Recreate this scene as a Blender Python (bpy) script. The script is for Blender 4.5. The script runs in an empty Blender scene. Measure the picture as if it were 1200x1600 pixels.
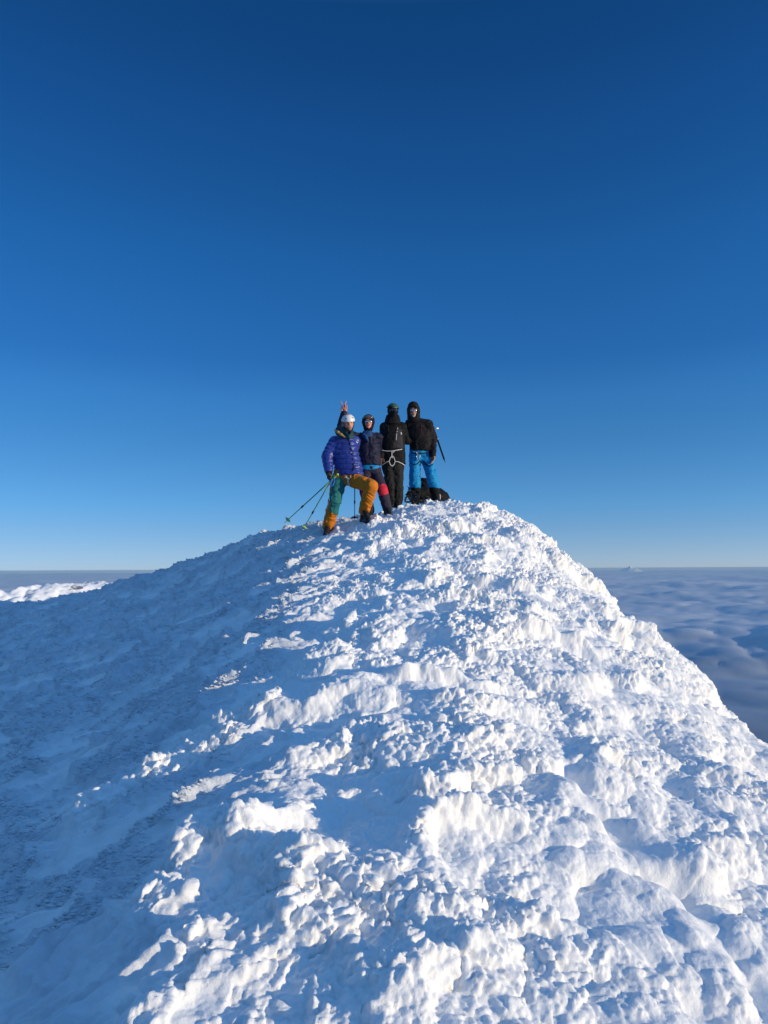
import bpy, bmesh, math, random
import numpy as np
from mathutils import Vector, Matrix
from mathutils.bvhtree import BVHTree

random.seed(7)
scene = bpy.context.scene
COL = scene.collection
R = math.radians

# ------------------------------------------------------------------ camera
F = 1109.0                      # focal length in pixels of a 1200 x 1600 frame
PITCH = R(4.58)
cam_d = bpy.data.cameras.new('camera')
cam = bpy.data.objects.new('camera', cam_d)
COL.objects.link(cam)
cam_d.sensor_fit = 'VERTICAL'
cam_d.sensor_height = 36.0
cam_d.lens = F / 1600.0 * 36.0
cam_d.clip_start = 0.05
cam_d.clip_end = 300000.0
cam.location = (0, 0, 0)
ROLL = R(-0.28)
cam.rotation_euler = (Matrix.Rotation(R(90) + PITCH, 3, 'X') @ Matrix.Rotation(ROLL, 3, 'Z')).to_euler()
scene.camera = cam

# ------------------------------------------------------------------ sun and sky
SUN_AZ = R(66)                  # to the right of straight behind the camera
SUN_EL = R(8.5)
sdir = Vector((math.sin(SUN_AZ) * math.cos(SUN_EL), -math.cos(SUN_AZ) * math.cos(SUN_EL), math.sin(SUN_EL)))
w = bpy.data.worlds.new('World')
scene.world = w
w.use_nodes = True
wn = w.node_tree
wn.nodes.clear()
wo = wn.nodes.new('ShaderNodeOutputWorld')
bg = wn.nodes.new('ShaderNodeBackground')
sky = wn.nodes.new('ShaderNodeTexSky')
sky.sky_type = 'NISHITA'
sky.sun_disc = False
sky.sun_elevation = SUN_EL
sky.sun_rotation = math.atan2(sdir.x, sdir.y)
sky.altitude = 3000
sky.air_density = 1.0
sky.dust_density = 0.0
sky.ozone_density = 6.0
# clear air deepens the blue upwards; unseen sky overhead brightened to fill snow shadows
geo = wn.nodes.new('ShaderNodeTexCoord')
sep = wn.nodes.new('ShaderNodeSeparateXYZ')
ramp = wn.nodes.new('ShaderNodeValToRGB')
mul = wn.nodes.new('ShaderNodeMix')
mul.data_type = 'RGBA'
mul.blend_type = 'MULTIPLY'
mul.inputs[0].default_value = 1.0
SKY_TINT = [(0.007, (1.715, 1.319, 1.373)), (0.029, (1.815, 1.261, 1.224)), (0.056, (1.795, 1.256, 1.139)), (0.092, (1.595, 1.324, 1.161)), (0.128, (1.491, 1.314, 1.138)), (0.181, (1.235, 1.32, 1.149)), (0.233, (1.07, 1.351, 1.247)), (0.283, (0.773, 1.218, 1.229)), (0.332, (0.727, 1.261, 1.277)), (0.408, (0.613, 1.283, 1.322)), (0.477, (0.544, 1.176, 1.251)), (0.54, (0.49, 1.109, 1.231)), (0.595, (0.412, 1.02, 1.139)), (0.644, (0.358, 0.981, 1.096)), (0.69, (2.4, 2.3, 1.9)), (0.78, (9.86, 6.65, 4.36)), (0.95, (11.38, 7.06, 4.47))]
el = ramp.color_ramp.elements
while len(el) < len(SKY_TINT):
    el.new(0.5)
for e_, (p_, c_) in zip(el, SKY_TINT):
    e_.position = p_
    e_.color = (*c_, 1)
wn.links.new(geo.outputs['Generated'], sep.inputs[0])
wn.links.new(sep.outputs['Z'], ramp.inputs[0])
wn.links.new(sky.outputs[0], mul.inputs[6])
wn.links.new(ramp.outputs[0], mul.inputs[7])
# the photograph's sky is even from side to side
mr = wn.nodes.new('ShaderNodeMapRange')
mr.inputs['From Min'].default_value = -0.5
mr.inputs['From Max'].default_value = 0.5
mr.inputs['To Min'].default_value = 0.76
mr.inputs['To Max'].default_value = 0.97
even = wn.nodes.new('ShaderNodeVectorMath')
even.operation = 'SCALE'
wn.links.new(sep.outputs['X'], mr.inputs['Value'])
wn.links.new(mul.outputs[2], even.inputs[0])
wn.links.new(mr.outputs[0], even.inputs['Scale'])
wn.links.new(even.outputs[0], bg.inputs['Color'])
wn.links.new(bg.outputs[0], wo.inputs[0])
bg.inputs[1].default_value = 0.15

sun_d = bpy.data.lights.new('sun', 'SUN')
sun = bpy.data.objects.new('sun', sun_d)
COL.objects.link(sun)
sun_d.energy = 3.75
sun_d.angle = R(0.5)
sun_d.color = (1.0, 0.825, 0.55)
sun.rotation_euler = sdir.to_track_quat('Z', 'Y').to_euler()

scene.view_settings.view_transform = 'Standard'
scene.view_settings.look = 'None'
scene.view_settings.exposure = 0.0
scene.view_settings.gamma = 1.0
scene.render.engine = 'CYCLES'
scene.cycles.use_denoising = True
scene.cycles.max_bounces = 8
scene.cycles.diffuse_bounces = 4

# ------------------------------------------------------------------ helpers
CF = np.array([0, math.cos(PITCH), math.sin(PITCH)])
_U = np.array([0, -math.sin(PITCH), math.cos(PITCH)])
_X = np.array([1.0, 0, 0])
CR = _X * math.cos(ROLL) + _U * math.sin(ROLL)
CU = _U * math.cos(ROLL) - _X * math.sin(ROLL)


def ray(px, py):
    return CF + CR * (px - 600) / F + CU * (800 - py) / F


def at(px, py, Y):
    d = ray(px, py)
    return d * (Y / d[1])


def lin(c):
    return tuple((v / 12.92 if v <= 0.04045 else ((v + 0.055) / 1.055) ** 2.4) for v in c)


def mat(name, col, rough=0.6, bump=0.0, scale=40.0, var=0.0, spec=0.35, coat=0.0, sheen=0.0, metal=0.0):
    m = bpy.data.materials.new(name)
    m.use_nodes = True
    nt = m.node_tree
    b = nt.nodes['Principled BSDF']
    b.inputs['Base Color'].default_value = (*col, 1)
    b.inputs['Roughness'].default_value = rough
    b.inputs['Specular IOR Level'].default_value = spec
    b.inputs['Metallic'].default_value = metal
    b.inputs['Coat Weight'].default_value = coat
    b.inputs['Sheen Weight'].default_value = sheen
    tc = nt.nodes.new('ShaderNodeTexCoord')
    n = nt.nodes.new('ShaderNodeTexNoise')
    n.inputs['Scale'].default_value = scale
    n.inputs['Detail'].default_value = 5
    nt.links.new(tc.outputs['Object'], n.inputs['Vector'])
    if var:
        mx = nt.nodes.new('ShaderNodeMix')
        mx.data_type = 'RGBA'
        mx.inputs[6].default_value = (*[c * (1 - var) for c in col], 1)
        mx.inputs[7].default_value = (*[min(1, c * (1 + var)) for c in col], 1)
        nt.links.new(n.outputs['Fac'], mx.inputs[0])
        nt.links.new(mx.outputs[2], b.inputs['Base Color'])
    if bump:
        bp = nt.nodes.new('ShaderNodeBump')
        bp.inputs['Strength'].default_value = bump
        bp.inputs['Distance'].default_value = 0.01
        nt.links.new(n.outputs['Fac'], bp.inputs['Height'])
        nt.links.new(bp.outputs[0], b.inputs['Normal'])
    return m


def raw_mesh(name, V, Q):
    """V (n,3), Q (m,4) or (m,3) numpy -> mesh, fast."""
    me = bpy.data.meshes.new(name)
    V = np.ascontiguousarray(V, dtype=np.float32)
    Q = np.ascontiguousarray(Q, dtype=np.int32)
    k = Q.shape[1]
    me.vertices.add(len(V))
    me.vertices.foreach_set('co', V.ravel())
    me.loops.add(Q.size)
    me.loops.foreach_set('vertex_index', Q.ravel())
    me.polygons.add(len(Q))
    me.polygons.foreach_set('loop_start', np.arange(0, Q.size, k, dtype=np.int32))
    me.update(calc_edges=True)
    me.validate()
    me.shade_smooth()
    return me


def link(name, me, mats, parent=None, loc=None):
    o = bpy.data.objects.new(name, me)
    COL.objects.link(o)
    for m in (mats if isinstance(mats, (list, tuple)) else [mats]):
        me.materials.append(m)
    if parent is not None:
        o.parent = parent
        # every mesh is made in world coordinates: bring it back to its thing's base
        base = world_of(parent)
        me.transform(Matrix.Translation(-base))
    elif loc is not None:
        me.transform(Matrix.Translation(-Vector(loc)))
        o.location = loc
    return o


def world_of(o):
    v = Vector((0, 0, 0))
    while o is not None:
        v = v + o.location
        o = o.parent
    return v


def tag(o, label=None, cat=None, group=None, kind=None):
    if label: o['label'] = label
    if cat: o['category'] = cat
    if group: o['group'] = group
    if kind: o['kind'] = kind
    return o


def empty(name, loc):
    o = bpy.data.objects.new(name, None)
    o.empty_display_size = 0.2
    COL.objects.link(o)
    o.location = loc
    return o


def grid_quads(nx, ny):
    i = np.arange(nx * ny, dtype=np.int32).reshape(ny, nx)
    return np.stack([i[:-1, :-1], i[:-1, 1:], i[1:, 1:], i[1:, :-1]], -1).reshape(-1, 4)


# ---- noise
def _hash2(ix, iy, seed):
    h = (ix.astype(np.uint32) * np.uint32(374761393) + iy.astype(np.uint32) * np.uint32(668265263) + np.uint32(seed * 1274126177 & 0xffffffff))
    h = (h ^ (h >> np.uint32(13))) * np.uint32(1274126177)
    h = (h ^ (h >> np.uint32(16))) * np.uint32(2246822519)
    return (h ^ (h >> np.uint32(15)))


def perlin(x, y, seed=0):
    x = np.asarray(x, np.float32); y = np.asarray(y, np.float32)
    x0 = np.floor(x); y0 = np.floor(y)
    fx = x - x0; fy = y - y0
    ix = x0.astype(np.int32); iy = y0.astype(np.int32)
    u = fx * fx * fx * (fx * (fx * 6 - 15) + 10)
    v = fy * fy * fy * (fy * (fy * 6 - 15) + 10)

    def g(a, b, dx, dy):
        an = _hash2(a, b, seed).astype(np.float32) * np.float32(2 * math.pi / 4294967296.0)
        return np.cos(an) * dx + np.sin(an) * dy
    n00 = g(ix, iy, fx, fy); n10 = g(ix + 1, iy, fx - 1, fy)
    n01 = g(ix, iy + 1, fx, fy - 1); n11 = g(ix + 1, iy + 1, fx - 1, fy - 1)
    a = n00 + u * (n10 - n00)
    b = n01 + u * (n11 - n01)
    return (a + v * (b - a)) * 1.5


def fbm(x, y, oct=4, seed=0, gain=0.5):
    s = 0; a = 1.0; t = 0
    for o in range(oct):
        s = s + a * perlin(x, y, seed + o * 17)
        t += a
        a *= gain
        x = x * 2.03 + 11.3; y = y * 2.03 - 7.1
    return s / t


def domes(x, y, s, seed=0, rad=0.75, jit=0.9, hvar=0.5, sharp=0.0):
    """cauliflower heads: union of round caps with sharp valleys between, 0..1"""
    x = np.asarray(x, np.float32) / s; y = np.asarray(y, np.float32) / s
    ix = np.floor(x).astype(np.int32); iy = np.floor(y).astype(np.int32)
    best = np.zeros_like(x)
    inv = np.float32(1.0 / 4294967296.0)
    for dx in (-1, 0, 1):
        for dy in (-1, 0, 1):
            cx = ix + dx; cy = iy + dy
            h = _hash2(cx, cy, seed)
            h2 = _hash2(cx, cy, seed + 91)
            h3 = _hash2(cx, cy, seed + 57).astype(np.float32) * inv
            px = cx + 0.5 + jit * (h.astype(np.float32) * inv - 0.5)
            py = cy + 0.5 + jit * (h2.astype(np.float32) * inv - 0.5)
            r2 = ((x - px) ** 2 + (y - py) ** 2) / (rad * rad)
            q = np.clip(1 - r2, 0, 1)
            v = (np.sqrt(q) * (1 - sharp) + sharp * np.clip(1 - np.sqrt(r2), 0, 1)) * (1 - hvar * h3)
            np.maximum(best, v, out=best)
    return best


def domes3(P, s, seed=0, rad=0.8, hvar=0.6, sharp=0.15):
    """the same heads in space, so that steep faces carry round knobs too"""
    x = (P[:, 0] / s).astype(np.float32); y = (P[:, 1] / s).astype(np.float32); z = (P[:, 2] / s).astype(np.float32)
    ix = np.floor(x).astype(np.int32); iy = np.floor(y).astype(np.int32); iz = np.floor(z).astype(np.int32)
    best = np.zeros_like(x)
    inv = np.float32(1.0 / 65536.0)
    for dz in (-1, 0, 1):
        for dx in (-1, 0, 1):
            for dy in (-1, 0, 1):
                cx = ix + dx; cy = iy + dy; cz = iz + dz
                h = _hash2(cx + cz * np.int32(7919), cy + cz * np.int32(104729), seed)
                g = _hash2(cx + cz * np.int32(3571), cy - cz * np.int32(7577), seed + 5)
                px = cx + (h & np.uint32(65535)).astype(np.float32) * inv
                py = cy + (h >> np.uint32(16)).astype(np.float32) * inv
                pz = cz + (g & np.uint32(65535)).astype(np.float32) * inv
                hh = (g >> np.uint32(16)).astype(np.float32) * inv
                r2 = ((x - px) ** 2 + (y - py) ** 2 + (z - pz) ** 2) * np.float32(1 / rad ** 2)
                np.minimum(r2, 1, out=r2)
                v = (np.sqrt(1 - r2) * (1 - sharp) + sharp * (1 - np.sqrt(r2))) * (1 - hvar * hh)
                np.maximum(best, v, out=best)
    return best


def grid_normals(P):
    du = np.gradient(P, axis=1); dv = np.gradient(P, axis=0)
    n = np.cross(du, dv)
    return n / (np.linalg.norm(n, axis=-1, keepdims=True) + 1e-12)


def sstep(a, b, x):
    t = np.clip((x - a) / (b - a), 0, 1)
    return t * t * (3 - 2 * t)


# ------------------------------------------------------------------ the snow summit
CP = []
for p in [
    (600, 1600, 2.3), (250, 1600, 2.35), (950, 1600, 2.4), (0, 1600, 2.65), (1200, 1600, 2.6), (-250, 1600, 3.0), (1450, 1600, 2.9),
    (0, 1400, 3.8), (250, 1400, 3.1), (600, 1400, 2.9), (950, 1400, 3.1), (1200, 1400, 3.55),
    (0, 1200, 5.6), (200, 1200, 4.9), (400, 1200, 4.1), (600, 1200, 3.85), (800, 1200, 4.05), (1000, 1200, 4.6), (1180, 1200, 5.6),
    (0, 1070, 8.3), (200, 1080, 6.9), (400, 1050, 5.7), (600, 1070, 4.95), (800, 1070, 5.2), (950, 1070, 5.9), (1060, 1070, 6.9),
    (0, 985, 11.6), (200, 980, 9.6), (400, 960, 7.5), (600, 960, 6.5), (800, 960, 6.9), (930, 960, 8.3),
    (300, 915, 11.2), (430, 900, 9.4), (600, 885, 8.4), (740, 880, 8.7), (850, 890, 9.6),
    (600, 830, 10.2), (720, 820, 10.6),
    (510, 835, 10.85), (567, 813, 10.85), (606, 804, 11.55), (577, 806, 11.6), (615, 799, 12.0), (650, 788, 12.3), (682, 785, 12.3),
    (480, 822, 11.6), (415, 834, 12.0), (340, 864, 12.6), (270, 892, 13.2), (200, 919, 13.8), (150, 938, 14.6), (80, 947, 15.6), (0, 949, 16.5), (-150, 954, 17.5),
    (740, 790, 12.7), (800, 803, 12.5), (850, 837, 12.0), (905, 884, 11.2), (960, 960, 10.2), (1010, 992, 9.5), (1050, 1010, 9.0), (1100, 1086, 8.2), (1150, 1170, 7.3), (1200, 1178, 6.9),
    (1300, 1285, 5.7), (1450, 1420, 4.2),
]:
    CP.append(at(*p))
for px, py, Y in [(740, 790, 12.7), (800, 803, 12.5), (850, 837, 12.0), (905, 884, 11.2), (960, 960, 10.2), (1050, 1010, 9.0), (1150, 1170, 7.3), (1300, 1285, 5.7), (1450, 1420, 4.2)]:
    c = at(px, py, Y)
    CP.append(c + np.array([1.3, 1.2, -1.35]))
    CP.append(c + np.array([3.6, 2.6, -5.2]))
for px, py, Y in [(640, 790, 12.3), (480, 822, 11.6), (340, 864, 12.6), (200, 919, 13.8), (80, 947, 15.6), (-150, 954, 17.5)]:
    c = at(px, py, Y)
    CP.append(c + np.array([0.3, 2.2, -0.9]))
    CP.append(c + np.array([0.0, 6.0, -4.2]))
CP += [np.array([0, 0.5, -1.75]), np.array([-2, 0.5, -2.2]), np.array([2, 0.5, -2.1]), np.array([0, -4, -3.2]), np.array([-6, 1, -3.2]), np.array([-6, -4, -4.0]),
       np.array([6, 0, -4.6]), np.array([5, -4, -5.0]), np.array([-10, 8, -3.6]), np.array([-12, 2, -5.0])]
CP = np.array(CP)


def tps_fit(P, z, lam):
    d = np.linalg.norm(P[:, None] - P[None], axis=-1)
    K = np.where(d > 0, d * d * np.log(d + 1e-12), 0) + lam * np.eye(len(P))
    A = np.hstack([np.ones((len(P), 1)), P])
    n = len(P)
    M = np.zeros((n + 3, n + 3))
    M[:n, :n] = K; M[:n, n:] = A; M[n:, :n] = A.T
    return np.linalg.solve(M, np.concatenate([z, np.zeros(3)]))


TW = tps_fit(CP[:, :2], CP[:, 2], 0.02)


def tps_eval(x, y):
    out = np.full(x.shape, TW[-3], np.float64) + TW[-2] * x + TW[-1] * y
    for (cx, cy, _), wt in zip(CP, TW[:-3]):
        d2 = (x - cx) ** 2 + (y - cy) ** 2
        out += wt * 0.5 * d2 * np.log(d2 + 1e-12)
    return out


def axis(knots):
    """knots: (position, spacing) pairs -> positions whose spacing follows"""
    xs = [knots[0][0]]
    kp = [k[0] for k in knots]; ks = [math.log(k[1]) for k in knots]
    while xs[-1] < knots[-1][0]:
        xs.append(xs[-1] + math.exp(np.interp(xs[-1], kp, ks)))
    return np.array(xs)


AX = axis([(-900, 60), (-60, 4), (-22, 0.3), (-9, 0.026), (-4, 0.012), (-1.6, 0.0068), (2.0, 0.0060), (4.6, 0.0095), (7, 0.06), (14, 0.5), (60, 4), (900, 60)])
AY = axis([(-900, 60), (-40, 4), (-4, 0.4), (1.2, 0.04), (1.9, 0.0056), (3.5, 0.0064), (7, 0.0105), (13, 0.016), (17, 0.04), (24, 0.4), (60, 4), (900, 60)])
GX, GY = np.meshgrid(AX, AY)
# smooth base on a coarse lattice, then bicubic-ish (linear on a 4 cm lattice) look-up
LX = np.arange(-26, 22.01, 0.08); LY = np.arange(-14, 30.01, 0.08)
LGX, LGY = np.meshgrid(LX, LY)
LZ = tps_eval(LGX, LGY)


def base_z(x, y):
    xc = np.clip(x, LX[0], LX[-1] - 1e-6); yc = np.clip(y, LY[0], LY[-1] - 1e-6)
    fx = (xc - LX[0]) / 0.08; fy = (yc - LY[0]) / 0.08
    i = np.minimum(fx.astype(int), len(LX) - 2); j = np.minimum(fy.astype(int), len(LY) - 2)
    fx = fx - i; fy = fy - j
    z = (LZ[j, i] * (1 - fx) * (1 - fy) + LZ[j, i + 1] * fx * (1 - fy) + LZ[j + 1, i] * (1 - fx) * fy + LZ[j + 1, i + 1] * fx * fy)
    r = np.hypot(x + 1, y - 8)
    fall = np.maximum(0, r - 15)
    z = np.maximum(z, -14) - np.where(fall < 20, 0.02 * fall ** 2, 8 + 0.8 * (fall - 20))
    return z


FEET = [at(510, 835, 10.85), at(567, 813, 10.85), at(606, 804, 11.55), at(577, 806, 11.6), at(611, 800, 12.0), at(622, 799, 12.0), at(650, 788, 12.3), at(682, 785, 12.3)]


def path_d(x, y, pts):
    best = np.full(x.shape, 9.0, np.float32)
    for a, b in zip(pts[:-1], pts[1:]):
        ax, ay, bx, by = a[0], a[1], b[0], b[1]
        t = np.clip(((x - ax) * (bx - ax) + (y - ay) * (by - ay)) / ((bx - ax) ** 2 + (by - ay) ** 2), 0, 1)
        best = np.minimum(best, np.hypot(x - ax - t * (bx - ax), y - ay - t * (by - ay)))
    return best


CRESTS = [([at(400, 1110, 5.0), at(300, 1180, 4.65), at(145, 1275, 4.25)], 0.17, 0.20),
          ([at(345, 1120, 5.0), at(250, 1200, 4.6)], 0.10, 0.16),
          ([at(330, 1325, 3.5), at(275, 1390, 3.25), at(240, 1450, 3.0)], 0.15, 0.15),
          ([at(330, 1325, 3.5), at(400, 1390, 3.2), at(450, 1400, 3.15)], 0.11, 0.15),
          ([at(300, 1520, 2.62), at(215, 1590, 2.42)], 0.12, 0.14)]
GROOVE = [at(885, 1195, 4.35), at(905, 1265, 3.9), at(1000, 1335, 3.6), at(1050, 1370, 3.5), at(1110, 1450, 3.15), at(1200, 1550, 2.8)]


def snow_surface(x, y):
    """displaced positions of the snow sheet"""
    e = 0.05
    z = base_z(x, y)
    hx = (base_z(x + e, y) - base_z(x - e, y)) / (2 * e)
    hy = (base_z(x, y + e) - base_z(x, y - e)) / (2 * e)
    far = sstep(22, 12, np.hypot(x, y - 7))
    x = x.astype(np.float32); y = y.astype(np.float32)
    # how much sunny side (rime heads) against shady side (combed feathers)
    sunny = sstep(-1.3, -0.25, x + 0.35 * perlin(x * 0.9, y * 0.9, 5) - 0.05 * np.clip(y - 5, 0, 5))
    crest = np.zeros_like(x)
    cx_ = x + 0.10 * fbm(x * 3, y * 3, 3, 35); cy_ = y + 0.10 * fbm(x * 3 + 7, y * 3, 3, 36)
    for pts, hgt, wid in CRESTS:
        dd = path_d(cx_, cy_, pts)
        crest = np.maximum(crest, hgt * np.exp(-(dd / wid) ** 2) * (0.85 + 0.45 * fbm(x * 4, y * 4, 2, 37)))
    sunny = np.maximum(sunny, sstep(0.03, 0.09, crest))
    gd = path_d(x + 0.04 * fbm(x * 4, y * 4, 2, 38), y + 0.04 * fbm(x * 4 + 3, y * 4, 2, 39), GROOVE)
    groove = np.exp(-(gd / 0.085) ** 2)
    foot = np.zeros_like(x)
    for f in FEET:
        foot = np.maximum(foot, np.exp(-((x - f[0]) ** 2 + (y - f[1]) ** 2) / (2 * 0.16 ** 2)))
    calm = 1 - 0.8 * foot
    smooth_g = 1 - 0.7 * np.exp(-(gd / 0.12) ** 2)
    # warped coordinates
    wx = x + 0.16 * fbm(x * 1.4, y * 1.4, 3, 31) + 0.03 * perlin(x * 7, y * 7, 33)
    wy = y + 0.16 * fbm(x * 1.4 + 9, y * 1.4, 3, 32) + 0.03 * perlin(x * 7, y * 7, 34)
    # big rounded ribs, half a metre to a metre
    # terraced ribs: steep heads towards the weather, soft shelves behind
    ra = R(24) + 0.0
    v = -math.sin(ra) * x + math.cos(ra) * y
    t = v / 0.66 + 0.9 * fbm(x * 0.8, y * 0.8, 2, 31) + 0.55 * fbm(x * 2.1, y * 2.1, 3, 32)
    k = np.floor(t); fr = t - k
    kamp = 0.45 + 0.9 * (_hash2(k.astype(np.int32), np.zeros_like(k, dtype=np.int32), 44).astype(np.float32) / 4294967296.0)
    along = np.clip(0.42 + 1.5 * fbm(x * 1.7 + k * 3.7, y * 1.7, 3, 45), 0.0, 1.3)
    face = sstep(0.0, 0.30, fr) * (1 - sstep(0.30, 1.0, fr) ** 0.8)
    rib = face * kamp * along
    scal = domes(wx * 0.9 + 0.2 * wy, wy, 0.36, 46, 0.85, 1.0, 0.7)
    scal2 = domes(wx, wy, 0.165, 47, 0.85, 1.0, 0.7)
    big = 0.12 * rib + 0.085 * scal + 0.055 * scal2 * (0.4 + 0.6 * scal) + 0.15 * fbm(x * 0.9, y * 0.9, 3, 43)
    # rime heads
    rough = 0.32 + 0.68 * sstep(-0.26, 0.12, fbm(x * 1.3 + 3, y * 1.3, 3, 51) + 0.40 * (face * along - 0.36) + 0.25 * (scal - 0.5))
    jx = 0.030 * fbm(x * 9, y * 9, 3, 3); jy = 0.030 * fbm(x * 9 + 5, y * 9, 3, 4)
    dS = big - 0.13 + 0.006 * fbm(x * 14, y * 6, 3, 64)
    # combed feathers on the shady side
    c, s_ = math.cos(R(27)), math.sin(R(27))
    a = c * wx + s_ * wy; b = -s_ * wx + c * wy
    band = fbm(a * 0.9, b * 2.6, 4, 71)
    f1 = domes(a * 0.38 + 0.03 * perlin(x * 9, y * 9, 8), b, 0.11, 72, 0.8, 1.0, 0.8, 0.4)
    f2 = domes(a * 0.5, b + 0.02 * perlin(x * 15, y * 15, 9), 0.055, 73, 0.8, 1.0, 0.8, 0.5)
    f3 = domes(a * 0.6, b, 0.03, 74, 0.8, 1.0, 0.7, 0.5)
    rl = sstep(-0.16, 0.12, fbm(a * 1.3 + 5, b * 4.2, 4, 75, 0.6))
    nearf = 0.7 + 0.3 * sstep(2.5, 6.0, y)
    dL = 0.11 * band + 0.065 * fbm(a * 2.0, b * 7, 3, 76) + 0.028 * fbm(a * 4.5, b * 17, 3, 77) + nearf * (0.065 * f1 + 0.055 * f2 * (.4 + .6 * f1) + 0.032 * f3) * (0.05 + 0.95 * rl) - 0.035
    d = (sunny * dS + (1 - sunny) * dL) * calm * far + crest - 0.06 * groove
    # snow pushed up round the boots
    for f in FEET:
        rr = np.hypot(x - f[0], y - f[1])
        d = d + 0.045 * np.exp(-((rr - 0.20) / 0.07) ** 2) * (0.5 + 0.9 * perlin(x * 12, y * 12, 85))
    # away from the middle, coarse ground
    d = d + (1 - far) * 0.25 * fbm(x * 0.35, y * 0.35, 4, 81)
    n = np.stack([-hx, -hy, np.ones_like(hx)], -1)
    n /= np.linalg.norm(n, axis=-1, keepdims=True)
    P = np.stack([x, y, z], -1) + n * d[..., None]
    lump = (scal * 0.05 + scal2 * 0.05 * scal) * sunny * calm * far
    P[..., 0] += 0.5 * lump; P[..., 1] -= 0.25 * lump
    lean = np.stack([-0.5 * np.ones_like(x), -0.15 * np.ones_like(x), 0 * x], -1)
    P += lean * ((0.05 * f1 + 0.03 * f2) * (1 - sunny) * rl * calm * far)[..., None]
    # rime heads sit square on whatever face carries them and lean into the wind
    n1 = grid_normals(P)
    msk = (sunny > 0.02) & (far > 0.5) & (x < 7) & (y > 1)
    q = P[msk]
    q = q + 0.030 * np.stack([fbm(q[:, 0] * 9, q[:, 1] * 9, 2, 3), fbm(q[:, 0] * 9 + 5, q[:, 1] * 9, 2, 4), fbm(q[:, 0] * 9, q[:, 1] * 9 + 7, 2, 6)], -1)
    h1 = domes3(q, 0.086, 61)
    h2 = domes3(q, 0.042, 62, sharp=0.3)
    h3 = domes3(q, 0.0215, 63, sharp=0.35)
    h4 = domes3(q, 0.0125, 64, sharp=0.4)
    rough = np.maximum(rough, 0.85 * sstep(0.03, 0.09, crest))
    var = 0.62 + 0.75 * sstep(-0.3, 0.35, fbm(x * 0.8 + 20, y * 0.8, 2, 57))
    am = (smooth_g * rough * var * sunny * (0.3 + 0.7 * calm) * far)[msk]
    hd = (0.035 * h1 + 0.038 * h2 * (0.3 + 0.7 * h1) + 0.026 * h3 * (0.3 + 0.7 * h2) + 0.009 * h4 * (0.3 + 0.7 * h3) - 0.03) * am
    dirn = n1[msk] + np.array([0.32, -0.16, 0.05])
    dirn /= np.linalg.norm(dirn, axis=1, keepdims=True)
    P[msk] += dirn * hd[:, None]
    ice = (1 - sunny) * far * sstep(-0.26, 0.20, fbm(a * 1.3 + 5, b * 4.2, 5, 75, 0.62))  # shady side only: greyer rime streaks, feather shade put into the tone
    grow = (sunny * rough + (1 - sunny) * rl) * calm * far
    return P, ice, grow, sunny, n


SSS = 0.2


def snow_material(name='rime_snow', sss=SSS):
    m = bpy.data.materials.new(name)
    m.use_nodes = True
    nt = m.node_tree
    b = nt.nodes['Principled BSDF']
    b.inputs['Base Color'].default_value = (0.86, 0.88, 0.90, 1)
    b.inputs['Roughness'].default_value = 0.6
    b.inputs['Specular IOR Level'].default_value = 0.2
    b.subsurface_method = 'RANDOM_WALK' if hasattr(b, 'subsurface_method') else 'RANDOM_WALK'
    b.inputs['Subsurface Weight'].default_value = sss
    b.inputs['Subsurface Radius'].default_value = (1.0, 1.0, 1.0)
    b.inputs['Subsurface Scale'].default_value = 0.01
    tc = nt.nodes.new('ShaderNodeTexCoord')
    n1 = nt.nodes.new('ShaderNodeTexNoise'); n1.inputs['Scale'].default_value = 75; n1.inputs['Detail'].default_value = 6
    n1.inputs['Roughness'].default_value = 0.65
    bp = nt.nodes.new('ShaderNodeBump'); bp.inputs['Strength'].default_value = 0.55; bp.inputs['Distance'].default_value = 0.012
    nt.links.new(tc.outputs['Object'], n1.inputs['Vector'])
    nt.links.new(n1.outputs['Fac'], bp.inputs['Height'])
    nt.links.new(bp.outputs[0], b.inputs['Normal'])
    # shady-side rime: greyer than powder, with the shade between feathers put into colour
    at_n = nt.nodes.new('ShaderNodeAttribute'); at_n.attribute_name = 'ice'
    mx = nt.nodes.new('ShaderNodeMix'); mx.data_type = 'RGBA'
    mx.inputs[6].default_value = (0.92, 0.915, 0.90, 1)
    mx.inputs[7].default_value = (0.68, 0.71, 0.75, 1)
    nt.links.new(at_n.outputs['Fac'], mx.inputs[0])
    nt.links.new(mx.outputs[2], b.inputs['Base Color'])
    return m


M_SNOW = snow_material()
M_RIME = snow_material('rime_feather', 0.0)
SP, ICE_SHADE, GROW, SUNNY, SN = snow_surface(GX, GY)


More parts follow.
